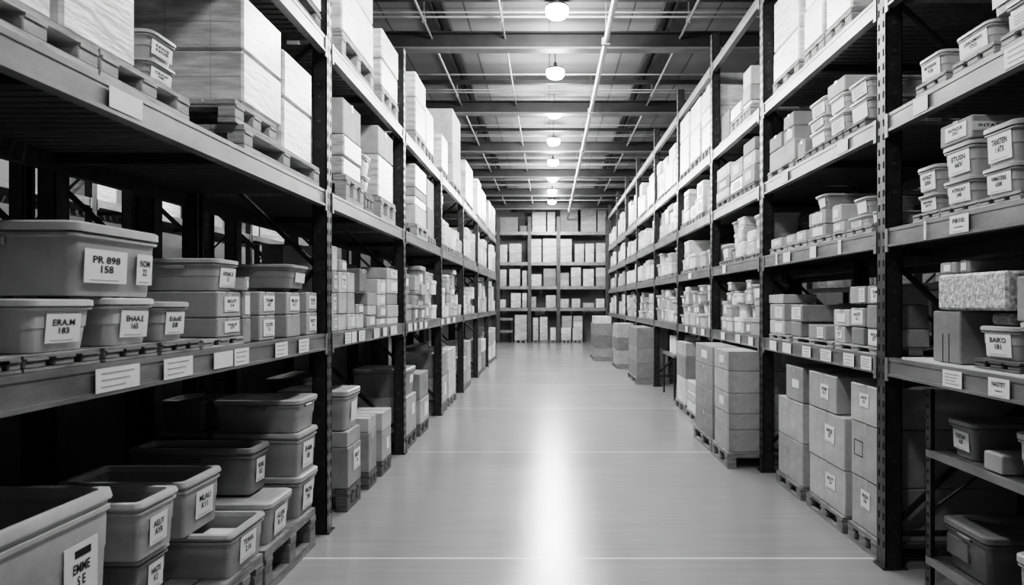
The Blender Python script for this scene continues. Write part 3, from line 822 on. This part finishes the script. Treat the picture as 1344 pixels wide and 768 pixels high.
st('R', 2, 1276, 1233, [228, 180, 149], 't t c', d=.32, sb=.02, base=b2, tone=.42, txt=['ATINUAY\n24B', 'ETUSN\n66V', 'INTACUE\n2YC'], lab=(.66, .66, .02, 0), side_txt='INTAT',
   label=['tote labelled ATINUAY 24B, bottom of the middle stack, second shelf', 'tote labelled ETUSN 66V, middle of its stack, second shelf', 'carton labelled INTACUE 2YC topping the middle stack, second shelf'])
st('R', 2, 1227, 1199, [251, 213], 't t', d=.32, sb=.02, base=b2, tone=.42, txt=['BIWMA\n24T3', 'NTAST\n2000'], lab=(.7, .66, .02, 0),
   label=['tote labelled BIWMA 24T3 beside the nearest right post, second shelf', 'tote labelled NTAST 2000 beside the nearest right post, second shelf'])
# first shelf
mt = MB(); mt.box(2.03, 2.6, 2.75, 3.95, 0, .012, M['sheet'])
for i in range(34): mt.box(2.035, 2.05, 2.8 + i * .034, 2.812 + i * .034, .012, .0125, M['inkgrey'])
tag(link('shelf_mat', mt.mesh('shelf_mat'), None, (0, 0, 1.277)), 'white speckled mat lying on the first shelf of the right rack', 'mat')
st('R', 1, 1261, 1224, [408], 'g', d=.42, sb=.04, base=1.292, tone=.3, label='plain grey carton with two vertical slits, under the foil-covered box')
sl = MB()
for yy in (.0, .055): sl.box(.21, .2115, yy - .0025 - .03, yy + .0025 - .03, .0, .15, M['ink'])
link('slit', sl.mesh('slit'), REG[-1]['o'])
pal_px('R', 1, 1337, 1277, .045, .03, .45, z=1.292, pm='darkwood')
st('R', 1, 1332, 1281, [429], 'tl', d=.33, sb=.05, base=1.34, tone=.52, txt='BAIKO\n181', lab=(.66, .72, .02, -.02), label='pale tote labelled BAIKO 181 on a low dark pallet')
st('R', 1, 1330, 1300, [411], 'f', d=.3, sb=.08, base=Zat(429, Yat('R', 1332, .05)) + .003, tone=.3, label='small speckled dark box on top of the BAIKO tote')
zk = max(Zat(408, Yat('R', 1261, .04)), Zat(411, Yat('R', 1330, .08))) + .004
st('R', 1, 1322, 1230, [354], 'f', d=.42, sb=.03, base=zk, tone=.62, label='long crumpled foil-covered box bridging the first shelf stack')
zk2 = Zat(354, Yat('R', 1322, .03)) + .004
st('R', 1, 1273, 1258, [340], 'c', d=.4, sb=.08, base=zk2, txt='-', lab=(.5, .6, .0, 0), label='low dim carton on top of the foil-covered box, nearer one')
st('R', 1, 1255, 1233, [343], 'c', d=.2, sb=.06, base=zk2, txt='-', lab=(.4, .6, .0, 0), label='low carton on top of the foil-covered box, nearer the post')
st('R', 1, 1395, 1331, [402, 355], 'tl c', d=.35, sb=.03, base=1.34, txt=['=', '-'], lab=(.6, .6, .1, 0), label=['pale box at the right edge of the frame, first shelf', 'carton at the right edge of the frame, upper of two, first shelf'], hz=[1.52, 1.72])
pal_px('R', 1, 1400, 1343, .045, .03, .45, z=1.292, pm='darkwood')
# small shelving unit under the first beam
def small_shelving():
    root = empty('shelving_unit', (2.5, 2.7, 0)); off = (-2.5, -2.7, 0)
    x0, x1, y0, y1 = 2.1, 2.85, 1.35, 3.83
    for x in (x0, x1):
        for y in (y0, y1):
            mb = MB(); sx = 1 if x == x0 else -1; sy = 1 if y == y0 else -1
            mb.box(*sorted((x, x + sx * .006)), *sorted((y, y + sy * .05)), 0, 1.12, M['postface']); mb.box(*sorted((x, x + sx * .05)), *sorted((y, y + sy * .006)), 0, 1.12, M['post'])
            if x == x0:
                z = .06
                while z < 1.1: mb.box(x - .002, x, y + sy * .02, y + sy * .032, z, z + .02, M['hole']) if sy > 0 else mb.box(x - .002, x, y - .032, y - .02, z, z + .02, M['hole']); z += .06
            link('post', mb.mesh('post'), root, off)
    for z in (.19, .785):
        mb = MB(); mb.box(x0 + .003, x1 - .003, y0 + .01, y1 - .01, z - .012, z, M['deck']); mb.box(x0 - .004, x0 + .02, y0 + .01, y1 - .01, z - .035, z + .004, M['beam'])
        link('shelf', mb.mesh('shelf'), root, off)
    mb = MB(); mb.bar((x1 - .02, y1 - .05, .2), (x1 - .02, y0 + .1, 1.05), .009, M['post'], 6); mb.bar((x0 + .03, y1 - .012, .45), (x1 - .03, y1 - .012, .95), .009, M['post'], 6)
    link('brace', mb.mesh('brace'), root, off)
    tag(root, 'small dark bolted shelving unit under the right rack first shelf', 'shelving')
small_shelving()
st('R', 0, 1277, 1240, [556], 't', d=.6, sb=.13, base=.789, tone=.3, txt='TUSTAW\nASE', lab=(.56, .5, -.02, 0), label='grey lidded tote labelled TUSTAW ASE on the small shelving unit')
st('R', 0, 1316, 1290, [598], 'c', d=.25, sb=.11, base=.789, tone=.36, label='small low carton on the small shelving unit beside the labelled tote', detail=1)
st('R', 0, 1380, 1328, [578], 'tl', d=.4, sb=.1, base=.789, tone=.45, txt='-', lab=(.6, .6, .3, 0), label='pale tote at the right edge of the frame, on the small shelving unit')
st('R', 0, 1296, 1234, [728], 't', d=.7, sb=.12, base=.196, hz=[.45], tone=.2, label='large dark lidded tote on the lowest shelf of the small shelving unit')
hb = MB(); hb.cbox(.318, .335, -.17, .02, .06, .165, M['tote'], .004); link('handle', hb.mesh('handle'), REG[-1]['o'], color=.16)
st('R', 0, 1390, 1328, [728], 'tl', d=.4, sb=.1, base=.196, hz=[.47], tone=.4, label='pale tote in the bottom right corner of the frame')

# ------------------------------------------------------------------ RIGHT rack, second bay
st('R', 0, 1157, 1116, [1, 1, 1], 'c c c', d=.95, sb=.03, pal=.12, hz=[.453, .816, 1.07], tone=.5, txt=['PRON\n7W', None, 'NASTE\n0.2'], lab=(.3, .36, -.02, .1), pm='wood',
   label=['large carton at the bottom of the stack beside the nearest right post', 'large carton with a black outline mark, middle of stack beside nearest right post', 'carton with handwritten label topping the stack beside nearest right post'])
fr = MB()
for a in ((-.06, .06, .06, .066), (-.06, .06, .156, .162), (-.06, -.054, .06, .162), (.054, .06, .06, .162)): fr.box(.475, .4765, a[0] + .02, a[1] + .02, a[2] + .1, a[3] + .1, M['ink'])
link('stencil_mark', fr.mesh('stencil_mark'), REG[-2]['o'])
st('R', 0, 1108, 1061, [1, 1], 'c c', d=.9, sb=.03, pal=.11, hz=[.43, .80], tone=.54, txt=['SKUT\n14', 'WJLE\n27'], lab=(.26, .34, .12, .08), pm='wood')
st('R', 0, 1098, 1061.5, [1], 'c', d=.7, sb=.03, base=.803, hz=[1.085], tone=.5, txt='NUNE\nB12', lab=(.28, .4, .1, .02), label='carton with white label topping the middle floor stack, right rack second bay')
st('R', 0, 1053, 1021, [1, 1], 'c c', d=.8, sb=.03, pal=.1, hz=[.455, .784], tone=.46, txt=None, pm='wood')
st('R', 0, 1058, 1043, [1], 'c', d=.5, sb=.035, base=.787, hz=[1.1], Y=(5.55, 5.95), tone=.33, txt='-', lab=(.4, .25, .1, .0), label='tall carton with small label on the farthest floor stack, right rack second bay')
for a, b in ((1036, 1009), (1092, 1040), (1160, 1095)): pal_px('R', 1, a, b, .045, .0, .5, pm='palewood')
b1 = 1.324
st('R', 1, 1029, 1010, [421, 399], 'cl c', d=.3, sb=.03, base=b1, txt=['-', '='], lab=(.5, .7, .15, 0))
st('R', 1, 1051, 1038, [423], 'g', d=.3, sb=.03, base=b1)
st('R', 1, 1084, 1061, [427], 'c', d=.3, sb=.03, base=b1, txt='=', lab=(.35, .75, .2, 0))
st('R', 1, 1109, 1095, [429], 'cl', d=.3, sb=.03, base=b1, txt='SKUT\n14')
st('R', 1, 1134, 1117, [430], 'g', d=.3, sb=.03, base=b1)
st('R', 1, 1157, 1137, [432, 400], 'cl g', d=.3, sb=.03, base=b1, txt=['WJLE\n27', None], lab=(.85, .85, 0, 0))
st('R', 1, 1157, 1138, [374], 'c', d=.3, sb=.03, base=Zat(400, Yat('R', 1157, .03)) + .003, txt='TSNM\nAT', lab=(.6, .8, .1, 0), label='carton with a bold label at the top beside the nearest right post, first shelf')
st('R', 1, 1053, 1038, [400], 'c', d=.55, sb=.03, base=Zat(423, Yat('R', 1051, .03)) + .004, txt='=', lab=(.8, .75, 0, 0), label='long grey carton with end label, above the plain dark carton, right rack second bay')
st('R', 1, 1115, 1094, [406], 'cl', d=.25, sb=.03, base=Zat(429, Yat('R', 1109, .03)) + .004, txt='-', label='pale carton second tier, right rack second bay first shelf')
st('R', 1, 1134, 1116, [404], 'cl', d=.3, sb=.03, base=Zat(430, Yat('R', 1134, .03)) + .004, txt='NASTE\n0.2', lab=(.8, .8, .05, 0), label='pale carton with large handwritten label above a plain carton, first shelf')
st('R', 1, 1142, 1115, [375], 'c', d=.3, sb=.03, base=max(Zat(404, Yat('R', 1134, .03)), Zat(400, Yat('R', 1157, .03))) + .006, Y=(4.44, 4.68), txt='=', lab=(.35, .8, .3, 0), label='striped label carton high beside the nearest right post, first shelf')
st('R', 1, 0, 0, None, 'cd', d=.25, sb=.62, hz=[1.45, 1.6], Y=(5.4, 6.3))
st('R', 1, 1028, 1009, [386], 'cl', d=.3, sb=.05, base=Zat(399, Yat('R', 1029, .03)) + .004, txt=None, label='flat pale box on top of labelled cartons at the far end, first shelf')
for a, b in ((1032, 1010), (1058, 1033), (1090, 1060), (1108, 1092), (1143, 1110)): pal_px('R', 2, a, b, .05, .0, .45, pm='palewood')
b2 = 2.1
st('R', 2, 1025, 1012, [311], 'cl', d=.25, sb=.02, base=b2, txt='-', lab=(.5, .5, .1, 0))
st('R', 2, 1043, 1032, [306], 'cl', d=.25, sb=.02, base=b2, txt='=')
st('R', 2, 1057, 1045, [301], 'cl', d=.25, sb=.02, base=b2, txt='-')
st('R', 2, 1082, 1060, [293, 274], 'c c', d=.3, sb=.02, base=b2, txt=['-', '='], lab=(.6, .7, .05, 0))
st('R', 2, 1083, 1068, [253], 'tl', d=.45, sb=.02, base=Zat(274, Yat('R', 1082, .02)) + .003, tone=.44, txt='-', lab=(.5, .6, .1, 0), label='pale lidded tote on top of two cartons, right rack second shelf')
st('R', 2, 1108, 1093, [289], 'cl', d=.25, sb=.02, base=b2, txt='-', lab=(.5, .6, 0, 0))
st('R', 2, 1139, 1111, [280], 'tl', d=.3, sb=.02, base=b2, txt='=', lab=(.5, .7, -.12, 0))
st('R', 2, 1157, 1142, [275], 'tl', d=.3, sb=.02, base=b2, txt='-', lab=(.7, .7, 0, 0))
st('R', 2, 1104, 1092, [267], 'cl', d=.35, sb=.02, base=Zat(289, Yat('R', 1108, .02)) + .003, txt='-', label='pale carton on the second tier in the middle of the second shelf, right rack')
st('R', 2, 1138, 1118, [256], 'tl', d=.35, sb=.02, base=Zat(280, Yat('R', 1139, .02)) + .003, tone=.46, txt='-', lab=(.6, .7, .05, 0), label='pale lidded tote on the upper tier beside the nearest right post, second shelf')
st('R', 2, 0, 0, None, 'td', d=.35, sb=.48, hz=[2.36], detail=1, Y=(5.5, 6.1))
st('R', 3, 1043, 1010, [181], 'g', d=.4, sb=.02, pal=.07, tone=.5, pm='palewood')
st('R', 3, 1040, 1027, [164, 145], 'c c', d=.4, sb=.02, base=Zat(181, Yat('R', 1043, .02)) + .003, txt=['-', None], lab=(.6, .6, .1, 0), label=['carton on the wide plain carton, lower of two, third shelf', 'carton on the wide plain carton, upper of two, third shelf'])
st('R', 3, 1025.5, 1010, [172], 'c', d=.4, sb=.02, base=Zat(181, Yat('R', 1043, .02)) + .003, label='carton at the far end on the wide plain carton, third shelf')
st('R', 3, 1057, 1047, [181], 'c', d=.3, sb=.02, pal=.04, pm='palewood')
st('R', 3, 1082, 1059, [164, 147, 123], 'tl tl tl', d=.3, sb=.02, pal=.06, txt=['-', '=', '='], lab=(.7, .6, 0, 0), pm='wood', tone=.5)
st('R', 3, 1108, 1085, [142, 118, 97], 'tl tl c', d=.32, sb=.02, pal=.06, txt=['=', '-', None], lab=(.72, .6, 0, 0), pm='wood', tone=.5)
st('R', 3, 1138, 1111, [122, 97], 'tl tl', d=.4, sb=.02, pal=.06, txt=['-', '='], lab=(.72, .66, 0, 0), pm='wood', tone=.5)
st('R', 4, 1047, 1014, [1, 1], 'wl wl', d=.6, sb=0, pal=.1, hz=[3.85, 4.3], pm='palewood')
st('R', 4, 1080, 1055, [1, 1], 'wl wl', d=.7, sb=0, pal=.1, hz=[3.9, 4.3], pm='palewood')
st('R', 4, 1116, 1083, [1, 1], 'wl w', d=.7, sb=0, pal=.1, hz=[3.9, 4.3], pm='palewood')
# third bay and beyond
st('R', 4, 984, 974, [133, 110, 85], 'w cl cl', d=.5, sb=0, pal=.12, pm='palewood')
st('R', 4, 972, 958, [130], 'wl', d=.4, sb=0, pal=.12, pm='palewood')
st('R', 4, 956, 940, [118, 150], 'c', d=.4, sb=.1, pal=.1, hz=[3.9])
st('R', 4, 931, 920, [158, 138, 110], 'w w w', d=.75, sb=0, pal=.1)
st('R', 4, 931, 926, [95], 'g', d=.7, sb=.05, base=Zat(110, Yat('R', 931)) + .004, tone=.3, label='dim flat carton capping the tall wrapped tower on the fourth shelf')
st('R', 4, 918, 906, [162, 126], 'wl wl', d=.6, sb=0, pal=.1)
st('R', 4, 903, 892, [152], 'wl', d=.5, sb=0, pal=.08, hz=[4.05, 4.4])
st('R', 3, 990, 975, [1, 1, 1], 'cl cl c', d=.4, sb=0, pal=.07, hz=[2.98, 3.12, 3.25], txt=['-', '-', None])
st('R', 3, 973, 958, [1, 1], 'w cl', d=.4, sb=0, pal=.07, hz=[2.95, 3.15], txt='-')
st('R', 3, 956, 940, [1, 1, 1], 'cl c cl', d=.4, sb=0, pal=.07, hz=[2.92, 3.05, 3.2], txt='-')
fill('R', 1, (1, 2), .42, .62, th=(.13, .2), wd=(.22, .38), kinds=('al', 'a', 'cl', 'tl'), pal=0, d=.35, lblp=.6)
fill('R', 1, (3, 4, 5), .35, .62, th=(.15, .25), wd=(.28, .5), kinds=('al', 'tl', 'a', 'w'), pal=0, d=.4)
fill('R', 1, (6, 7), .35, .62, th=(.25, .4), wd=(.4, .6), kinds=('cl', 'w'), pal=0, d=.4)
fill('R', 2, (1,), .2, .52, th=(.13, .2), wd=(.25, .4), kinds=('al', 'c', 'tl', 'w'), pal=.05, d=.38, lblp=.5)
fill('R', 2, (2, 3), .2, .5, th=(.15, .25), wd=(.28, .45), kinds=('al', 'tl', 'w'), pal=.05, d=.4)
fill('R', 2, (4, 5, 6, 7), .3, .52, th=(.22, .4), wd=(.4, .65), kinds=('cl', 'w', 'c'), pal=.05, d=.4)
fill('R', 3, (2, 3), .35, .62, th=(.18, .3), wd=(.35, .6), kinds=('w', 'cl', 'w'), pal=.07, d=.5)
fill('R', 3, (4, 5, 6, 7), .35, .6, th=(.25, .4), wd=(.45, .7), kinds=('w', 'cl', 'wl'), pal=.07, d=.5)
fill('R', 4, (3, 4, 5, 6, 7), .45, .85, th=(.35, .5), wd=(.45, .8), kinds=('w', 'wl', 'cl'), pal=.08, d=.55)
# floor stacks standing out into the aisle
def fstack(x, Y0, Y1, d, hs, kinds, ph, lab, txts=None, tone=None):
    pallet('R', 0, Y0 - .03, Y1 + .03, ph, 0, d + .04, .001, 'wood', Yk=Y0, xf=x - .02, label='wooden pallet under the ' + lab[0])
    z = ph + .003
    for i, zt in enumerate(hs):
        k = kinds[i % len(kinds)]
        o = make_item(k, (x + d / 2 + R.uniform(0, .01), (Y0 + Y1) / 2, z), d, Y1 - Y0, zt - z - .003, PI, 2 if Y0 < 9 else 1, txts[i] if txts else None, None, tone, (.32, .4, .05, .02), cs=1)
        pos = ['bottom', 'second', 'third', 'fourth', 'fifth', 'sixth'][i] if i < len(hs) - 1 else 'top'
        REG.append(dict(o=o, side='R', lv=0, Y=Y0, rear=False, i=i, n=len(hs), k=k, base=None, label='%s carton%s of the %s' % (pos, ' up' if pos not in ('top', 'bottom') else '', lab[1]), id=-1, cat=KIND[k][1], xr=0, txt=False))
        z = zt
fstack(1.735, 6.66, 7.22, .95, [.37, .525, .725, .94, 1.135], ['g', 'c', 'g', 'c', 'g'], .15, ('large five-tier carton stack by the second right post',) * 2, [None, None, '-', None, '-'], tone=.46)
fstack(1.745, 7.36, 8.2, .85, [.4, .66, .914, 1.135], ['c', 'g', 'c', 'g'], .14, ('four-tier carton stack behind the five-tier one at right',) * 2, [None, None, None, '-'], tone=.34)
fstack(1.98, 9.98, 10.68, .5, [.5, .82, 1.02], ['cl', 'c', 'cl'], .12, ('pale three-tier stack on the floor by the third right post',) * 2)
fstack(1.98, 9.2, 9.88, .3, [.22, .36, .5], ['cl', 'w', 'cl'], .08, ('low white stack on the floor between larger right stacks',) * 2, tone=.7)
fstack(1.72, 13.5, 14.9, .62, [.42, .72, 1.12], ['g', 'c', 'g'], .12, ('grey stack standing forward of the right rack, mid-aisle',) * 2)
fstack(1.64, 16.7, 17.7, .5, [.45, .75, 1.1], ['c', 'g', 'c'], .1, ('grey stack just beyond the mid-aisle right stack',) * 2)
fstack(1.24, 18.95, 20.6, .5, [.35, .7, 1.02], ['g', 'g', 'g'], .1, ('dark stack farthest out into the aisle at right',) * 2, tone=.26)
zz = 1.025
for a, b, lb in ((19.0, 19.6, 'white box lying on the dark stack farthest out, nearer one'), (19.7, 20.5, 'white box lying on the dark stack farthest out, farther one')):
    o = make_item('cl', (1.5, (a + b) / 2, zz), .44, b - a, .2, PI, 0, None, None, .75); REG.append(dict(o=o, label=lb, cat='carton', side='R', lv=0, Y=a, k='cl', n=1, i=0))
fill('R', 0, (6, 7), .6, .95, th=(.3, .4), wd=(.5, .8), kinds=('a', 'w', 'al'), pal=.1, d=.5)
# stub shelf in the fourth bay at floor level
tb = empty('low_shelf', (2.3, 10.0, 0))
mb = MB(); mb.box(-.26, .3, -.5, .6, .7, .74, M['beam']); link('shelf_top', mb.mesh('shelf_top'), tb)
for x in (-.24, .26):
    for y in (-.48, .56):
        mb = MB(); mb.box(x - .015, x + .015, y - .015, y + .015, 0, .7, M['post']); link('leg', mb.mesh('leg'), tb)
tag(tb, 'low dark shelf on legs on the floor in the right rack fourth bay', 'shelf')
tb.location.y = 11.75
o = make_item('cl', (2.28, 11.7, .743), .35, .6, .3, PI, 1); REG.append(dict(o=o, label='pale carton standing on the low legged shelf at right', cat='carton', side='R', lv=0, Y=11.5, k='cl', n=1, i=0))

# ------------------------------------------------------------------ things on the far rack
ELV = [0, 1.415, 2.29, 3.26, 4.49]
ENAME = ['floor', 'first shelf', 'second shelf', 'third shelf', 'top shelf']
ER = {4: [(653, 680, 285, 'g'), (682, 692, 296, 'c'), (698, 717, 278, 'wl'), (718, 729, 278, 'wl'), (735, 759, 273, 'c'), (762, 783, 275, 'cl'), (784, 796, 276, 'c')],
      3: [(652, 666, 321, 'w'), (668, 685, 319.6, 'w'), (696, 711, 313.6, 'w'), (712, 731, 313, 'wl'), (735, 751, 313.6, 'w'), (754, 767, 320, 'w'), (768, 780, 319.6, 'wl'), (782, 795, 318.8, 'w')],
      2: [(652, 665, 353.7, 'w'), (668, 683, 353, 'w'), (685, 692, 355, 'w'), (697, 711, 360, 'w'), (713, 730, 352.6, 'c'), (735, 747, 358, 'cl'), (749, 763, 351, 'w'), (765, 780, 353, 'w'), (782, 795, 351.4, 'cl')],
      1: [(654, 664, 393, 'w'), (670, 684, 384.7, 'w'), (685, 692, 384.7, 'w'), (697, 704, 389.5, 'c'), (716, 730, 387.5, 'w'), (735, 747, 392.4, 'w'), (750, 762, 392, 'w'), (765, 780, 397.5, 'c'), (782, 794, 392, 'w')],
      0: [(675, 692, 413.3, 'w'), (699, 707, 417, 'w'), (708, 719, 416, 'w'), (722, 730, 430, 'w'), (736, 750, 430, 'w'), (751, 765, 430, 'w'), (737, 751, 414.7, 'cl'), (752, 765, 414.7, 'cl')]}
for lv, items in ER.items():
    for i, (a, b, yt, k) in enumerate(items):
        Yf = 27.82
        x0, x1 = (a - VX) * Yf / F, (b - VX) * Yf / F
        zb = ELV[lv] + .003; zt = Zat(yt, Yf)
        if lv == 0:
            zb = .1
            if i >= 6: zb = Zat(430, Yf) + .004
            else:
                pm = empty('wooden_pallet', ((x0 + x1) / 2, Yf + .4, .001), -PI / 2)
                mb = MB(); ww = x1 - x0
                mb.box(-.38, .38, -ww / 2, ww / 2, .075, .095, M['wood']); link('top_deck', mb.mesh('top_deck'), pm)
                for c in (-ww / 2 + .06, 0, ww / 2 - .06):
                    mb = MB(); mb.box(-.38, .38, c - .05, c + .05, 0, .075, M['wood']); link('stringer', mb.mesh('stringer'), pm)
                tag(pm, '%s floor pallet under the far rack, counting from the left' % ['first', 'second', 'third', 'fourth', 'fifth', 'sixth'][i], 'pallet', 'pallets under the far rack')
        n = 1 if zt - zb < .45 else 2 if zt - zb < .8 else 3
        if k in ('g', 'c') and lv == 4: n = 1
        z = zb
        for t in range(n):
            h = (zt - zb) / n - .003
            o = make_item(k, ((x0 + x1) / 2, Yf + .4, z), .75, x1 - x0 - .03, h, -PI / 2, 0)
            wh = '' if n == 1 else [' bottom of', ' top of' if n == 2 else ' middle of', ' top of'][t]
            cn = ['first', 'second', 'third', 'fourth', 'fifth', 'sixth', 'seventh', 'eighth', 'ninth'][i]
            where = 'far rack %s' % ENAME[lv]
            REG.append(dict(o=o, label='%s,%s %s %s from left, %s' % (LOOK[k], wh, cn, 'in the row' if n == 1 else 'stack', where), cat=KIND[k][1], side='E', lv=lv, Y=Yf, k=k, n=n, i=t))
            z += h + .003

bn = empty('low_bench', (-1.78, 28.2, 0))
for z in (.5, 1.0):
    mb = MB(); mb.box(-.3, .3, -.35, .35, z - .1, z, M['beam']); link('bench_top', mb.mesh('bench_top'), bn)
for x in (-.26, .26):
    for y in (-.3, .3):
        mb = MB(); mb.box(x - .03, x + .03, y - .03, y + .03, 0, .9, M['post']); link('leg', mb.mesh('leg'), bn)
tag(bn, 'low two-tier bench on the floor at the left of the far rack', 'bench')

# goods on the racks behind, seen through the gaps; floor row is added dark filler
for side, xf, s, lvs, ps in (('L', -2.76, -1, [.003, 1.392], [1.3, 3.86, 4.8, 6.05, 7.4, 9.9, 12.4]), ('R', 3.24, 1, [.003, 1.277, 2.047], [1.5, 4.3, 6.7, 9.1])):
    for lv, z0 in enumerate(lvs):
        c = 0
        for ya, yb_ in zip(ps, ps[1:]):
            span = yb_ - ya - .2
            n = 1 if span < 1.3 else 2 if span < 2.3 else 3
            for t in range(n):
                w = span / n - .04; y = ya + .12 + t * span / n
                if lv:
                    w *= R.uniform(.55, .98); h = R.uniform(.2, .5); k = R.choice(['a', 'al', 'w', 'ad']); dd = R.uniform(.4, .7)
                    if R.random() < .25: continue
                    x = xf + s * (.85 - dd / 2)
                else:
                    h = R.uniform(.95, 1.15); k = R.choice(['cd', 'ad']); dd = .6; x = xf + s * (.12 + dd / 2)  # near-black boxes added to stand in for the shade behind the racks
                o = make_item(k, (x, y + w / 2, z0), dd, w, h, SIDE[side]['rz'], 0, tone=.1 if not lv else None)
                REG.append(dict(o=o, label='%s, %s filler on the %s of the dim rack behind the %s rack' % (LOOK[k].split(' ')[0] + ' ' + LOOK[k].split(' ')[-1], ORD[c], LV[side][lv], RK[side]), cat=KIND[k][1], side=side + 'b', lv=lv, Y=y, k=k, n=1, i=0)); c += 1

for side, xf, s, z0 in (('L', -6.32, -1, 3.052), ('R', 6.42, 1, 1.952)):
    c = 0
    for p in (4.5, 7, 9.5, 12, 14.5):
        y = p + .12
        while y < p + 2.1:
            w = R.uniform(.3, .7); w = min(w, p + 2.4 - y)
            if R.random() < .75:
                h = R.uniform(.3, .6); k = R.choice(['w', 'wl', 'al'])
                o = make_item(k, (xf + s * .35, y + w / 2, z0), .6, w, h, SIDE[side]['rz'], 0)
                REG.append(dict(o=o, label='%s, %s box on the distant rack beyond the next aisle, %s' % (LOOK[k].split(' ')[0] + ' ' + LOOK[k].split(' ')[-1], ORD[c] if c < 16 else ['seventeenth', 'eighteenth', 'nineteenth', 'twentieth'][min(c - 16, 3)], RK[side]), cat=KIND[k][1], side=side + 'd', lv=0, Y=y, k=k, n=1, i=0)); c += 1
            y += w + R.uniform(.05, .3)

# ------------------------------------------------------------------ labels
groups = {}
for r in REG:
    if r.get('label') or r['side'] not in ('L', 'R'): continue
    groups.setdefault((r['side'], r['lv'], bay_of(r['side'], r['Y']), bool(r.get('rear'))), {}).setdefault((round(r['Y'], 3), r['id']), []).append(r)
def bayname(side, b): return "%s rack's %s bay" % (RK[side], ORD[b] if b < len(ORD) else 'last')
for (side, lv, bay, rear), stacks in groups.items():
    keys = sorted(stacks)
    for si, kk in enumerate(keys):
        rs = sorted(stacks[kk], key=lambda r: r['i'])
        n = len(rs)
        for r in rs:
            i = r['i']
            pos = 'alone in' if n == 1 else 'bottom of' if i == 0 else 'top of' if i == n - 1 else 'middle of' if n == 3 else '%s up in' % ORD[i]
            stn = '%s %sstack' % (ORD[si], 'rear ' if rear else '')
            r['label'] = '%s, %s %s, %s, %s' % (LOOK[r['k']], pos, stn, LV[side][lv], bayname(side, bay))
for r in REG:
    side = r['side']
    g = {'E': 'boxes on the far rack'}.get(side) or ('boxes on the rack behind' if side[-1] in 'bd' else '%ss on the %s rack %s' % (r['cat'], RK[side], LV[side][r['lv']]))
    tag(r['o'], r['label'], r['cat'], g)
pg = {}
for p in PREG:
    if not p['label']: pg.setdefault((p['side'], p['lv'], bay_of(p['side'], p['Y'])), []).append(p)
for (side, lv, bay), ps in pg.items():
    for i, p in enumerate(sorted(ps, key=lambda p: p['Y'])):
        p['label'] = '%s wooden pallet from the near end, %s, %s' % (ORD[i], LV[side][lv], bayname(side, bay))
for p in PREG:
    tag(p['o'], p['label'], 'pallet', 'pallets on the %s rack %s' % (RK[p['side']], LV[p['side']][p['lv']]))

# ------------------------------------------------------------------ light, view
w = bpy.data.worlds.new('world'); SC.world = w; w.use_nodes = True
w.node_tree.nodes['Background'].inputs[0].default_value = (.5, .5, .5, 1)
w.node_tree.nodes['Background'].inputs[1].default_value = .3
SC.view_settings.view_transform = 'Filmic'
SC.view_settings.look = 'High Contrast'
SC.view_settings.exposure = .62
SC.cycles.use_denoising = True
SC.cycles.max_bounces = 8
SC.cycles.sample_clamp_indirect = 6
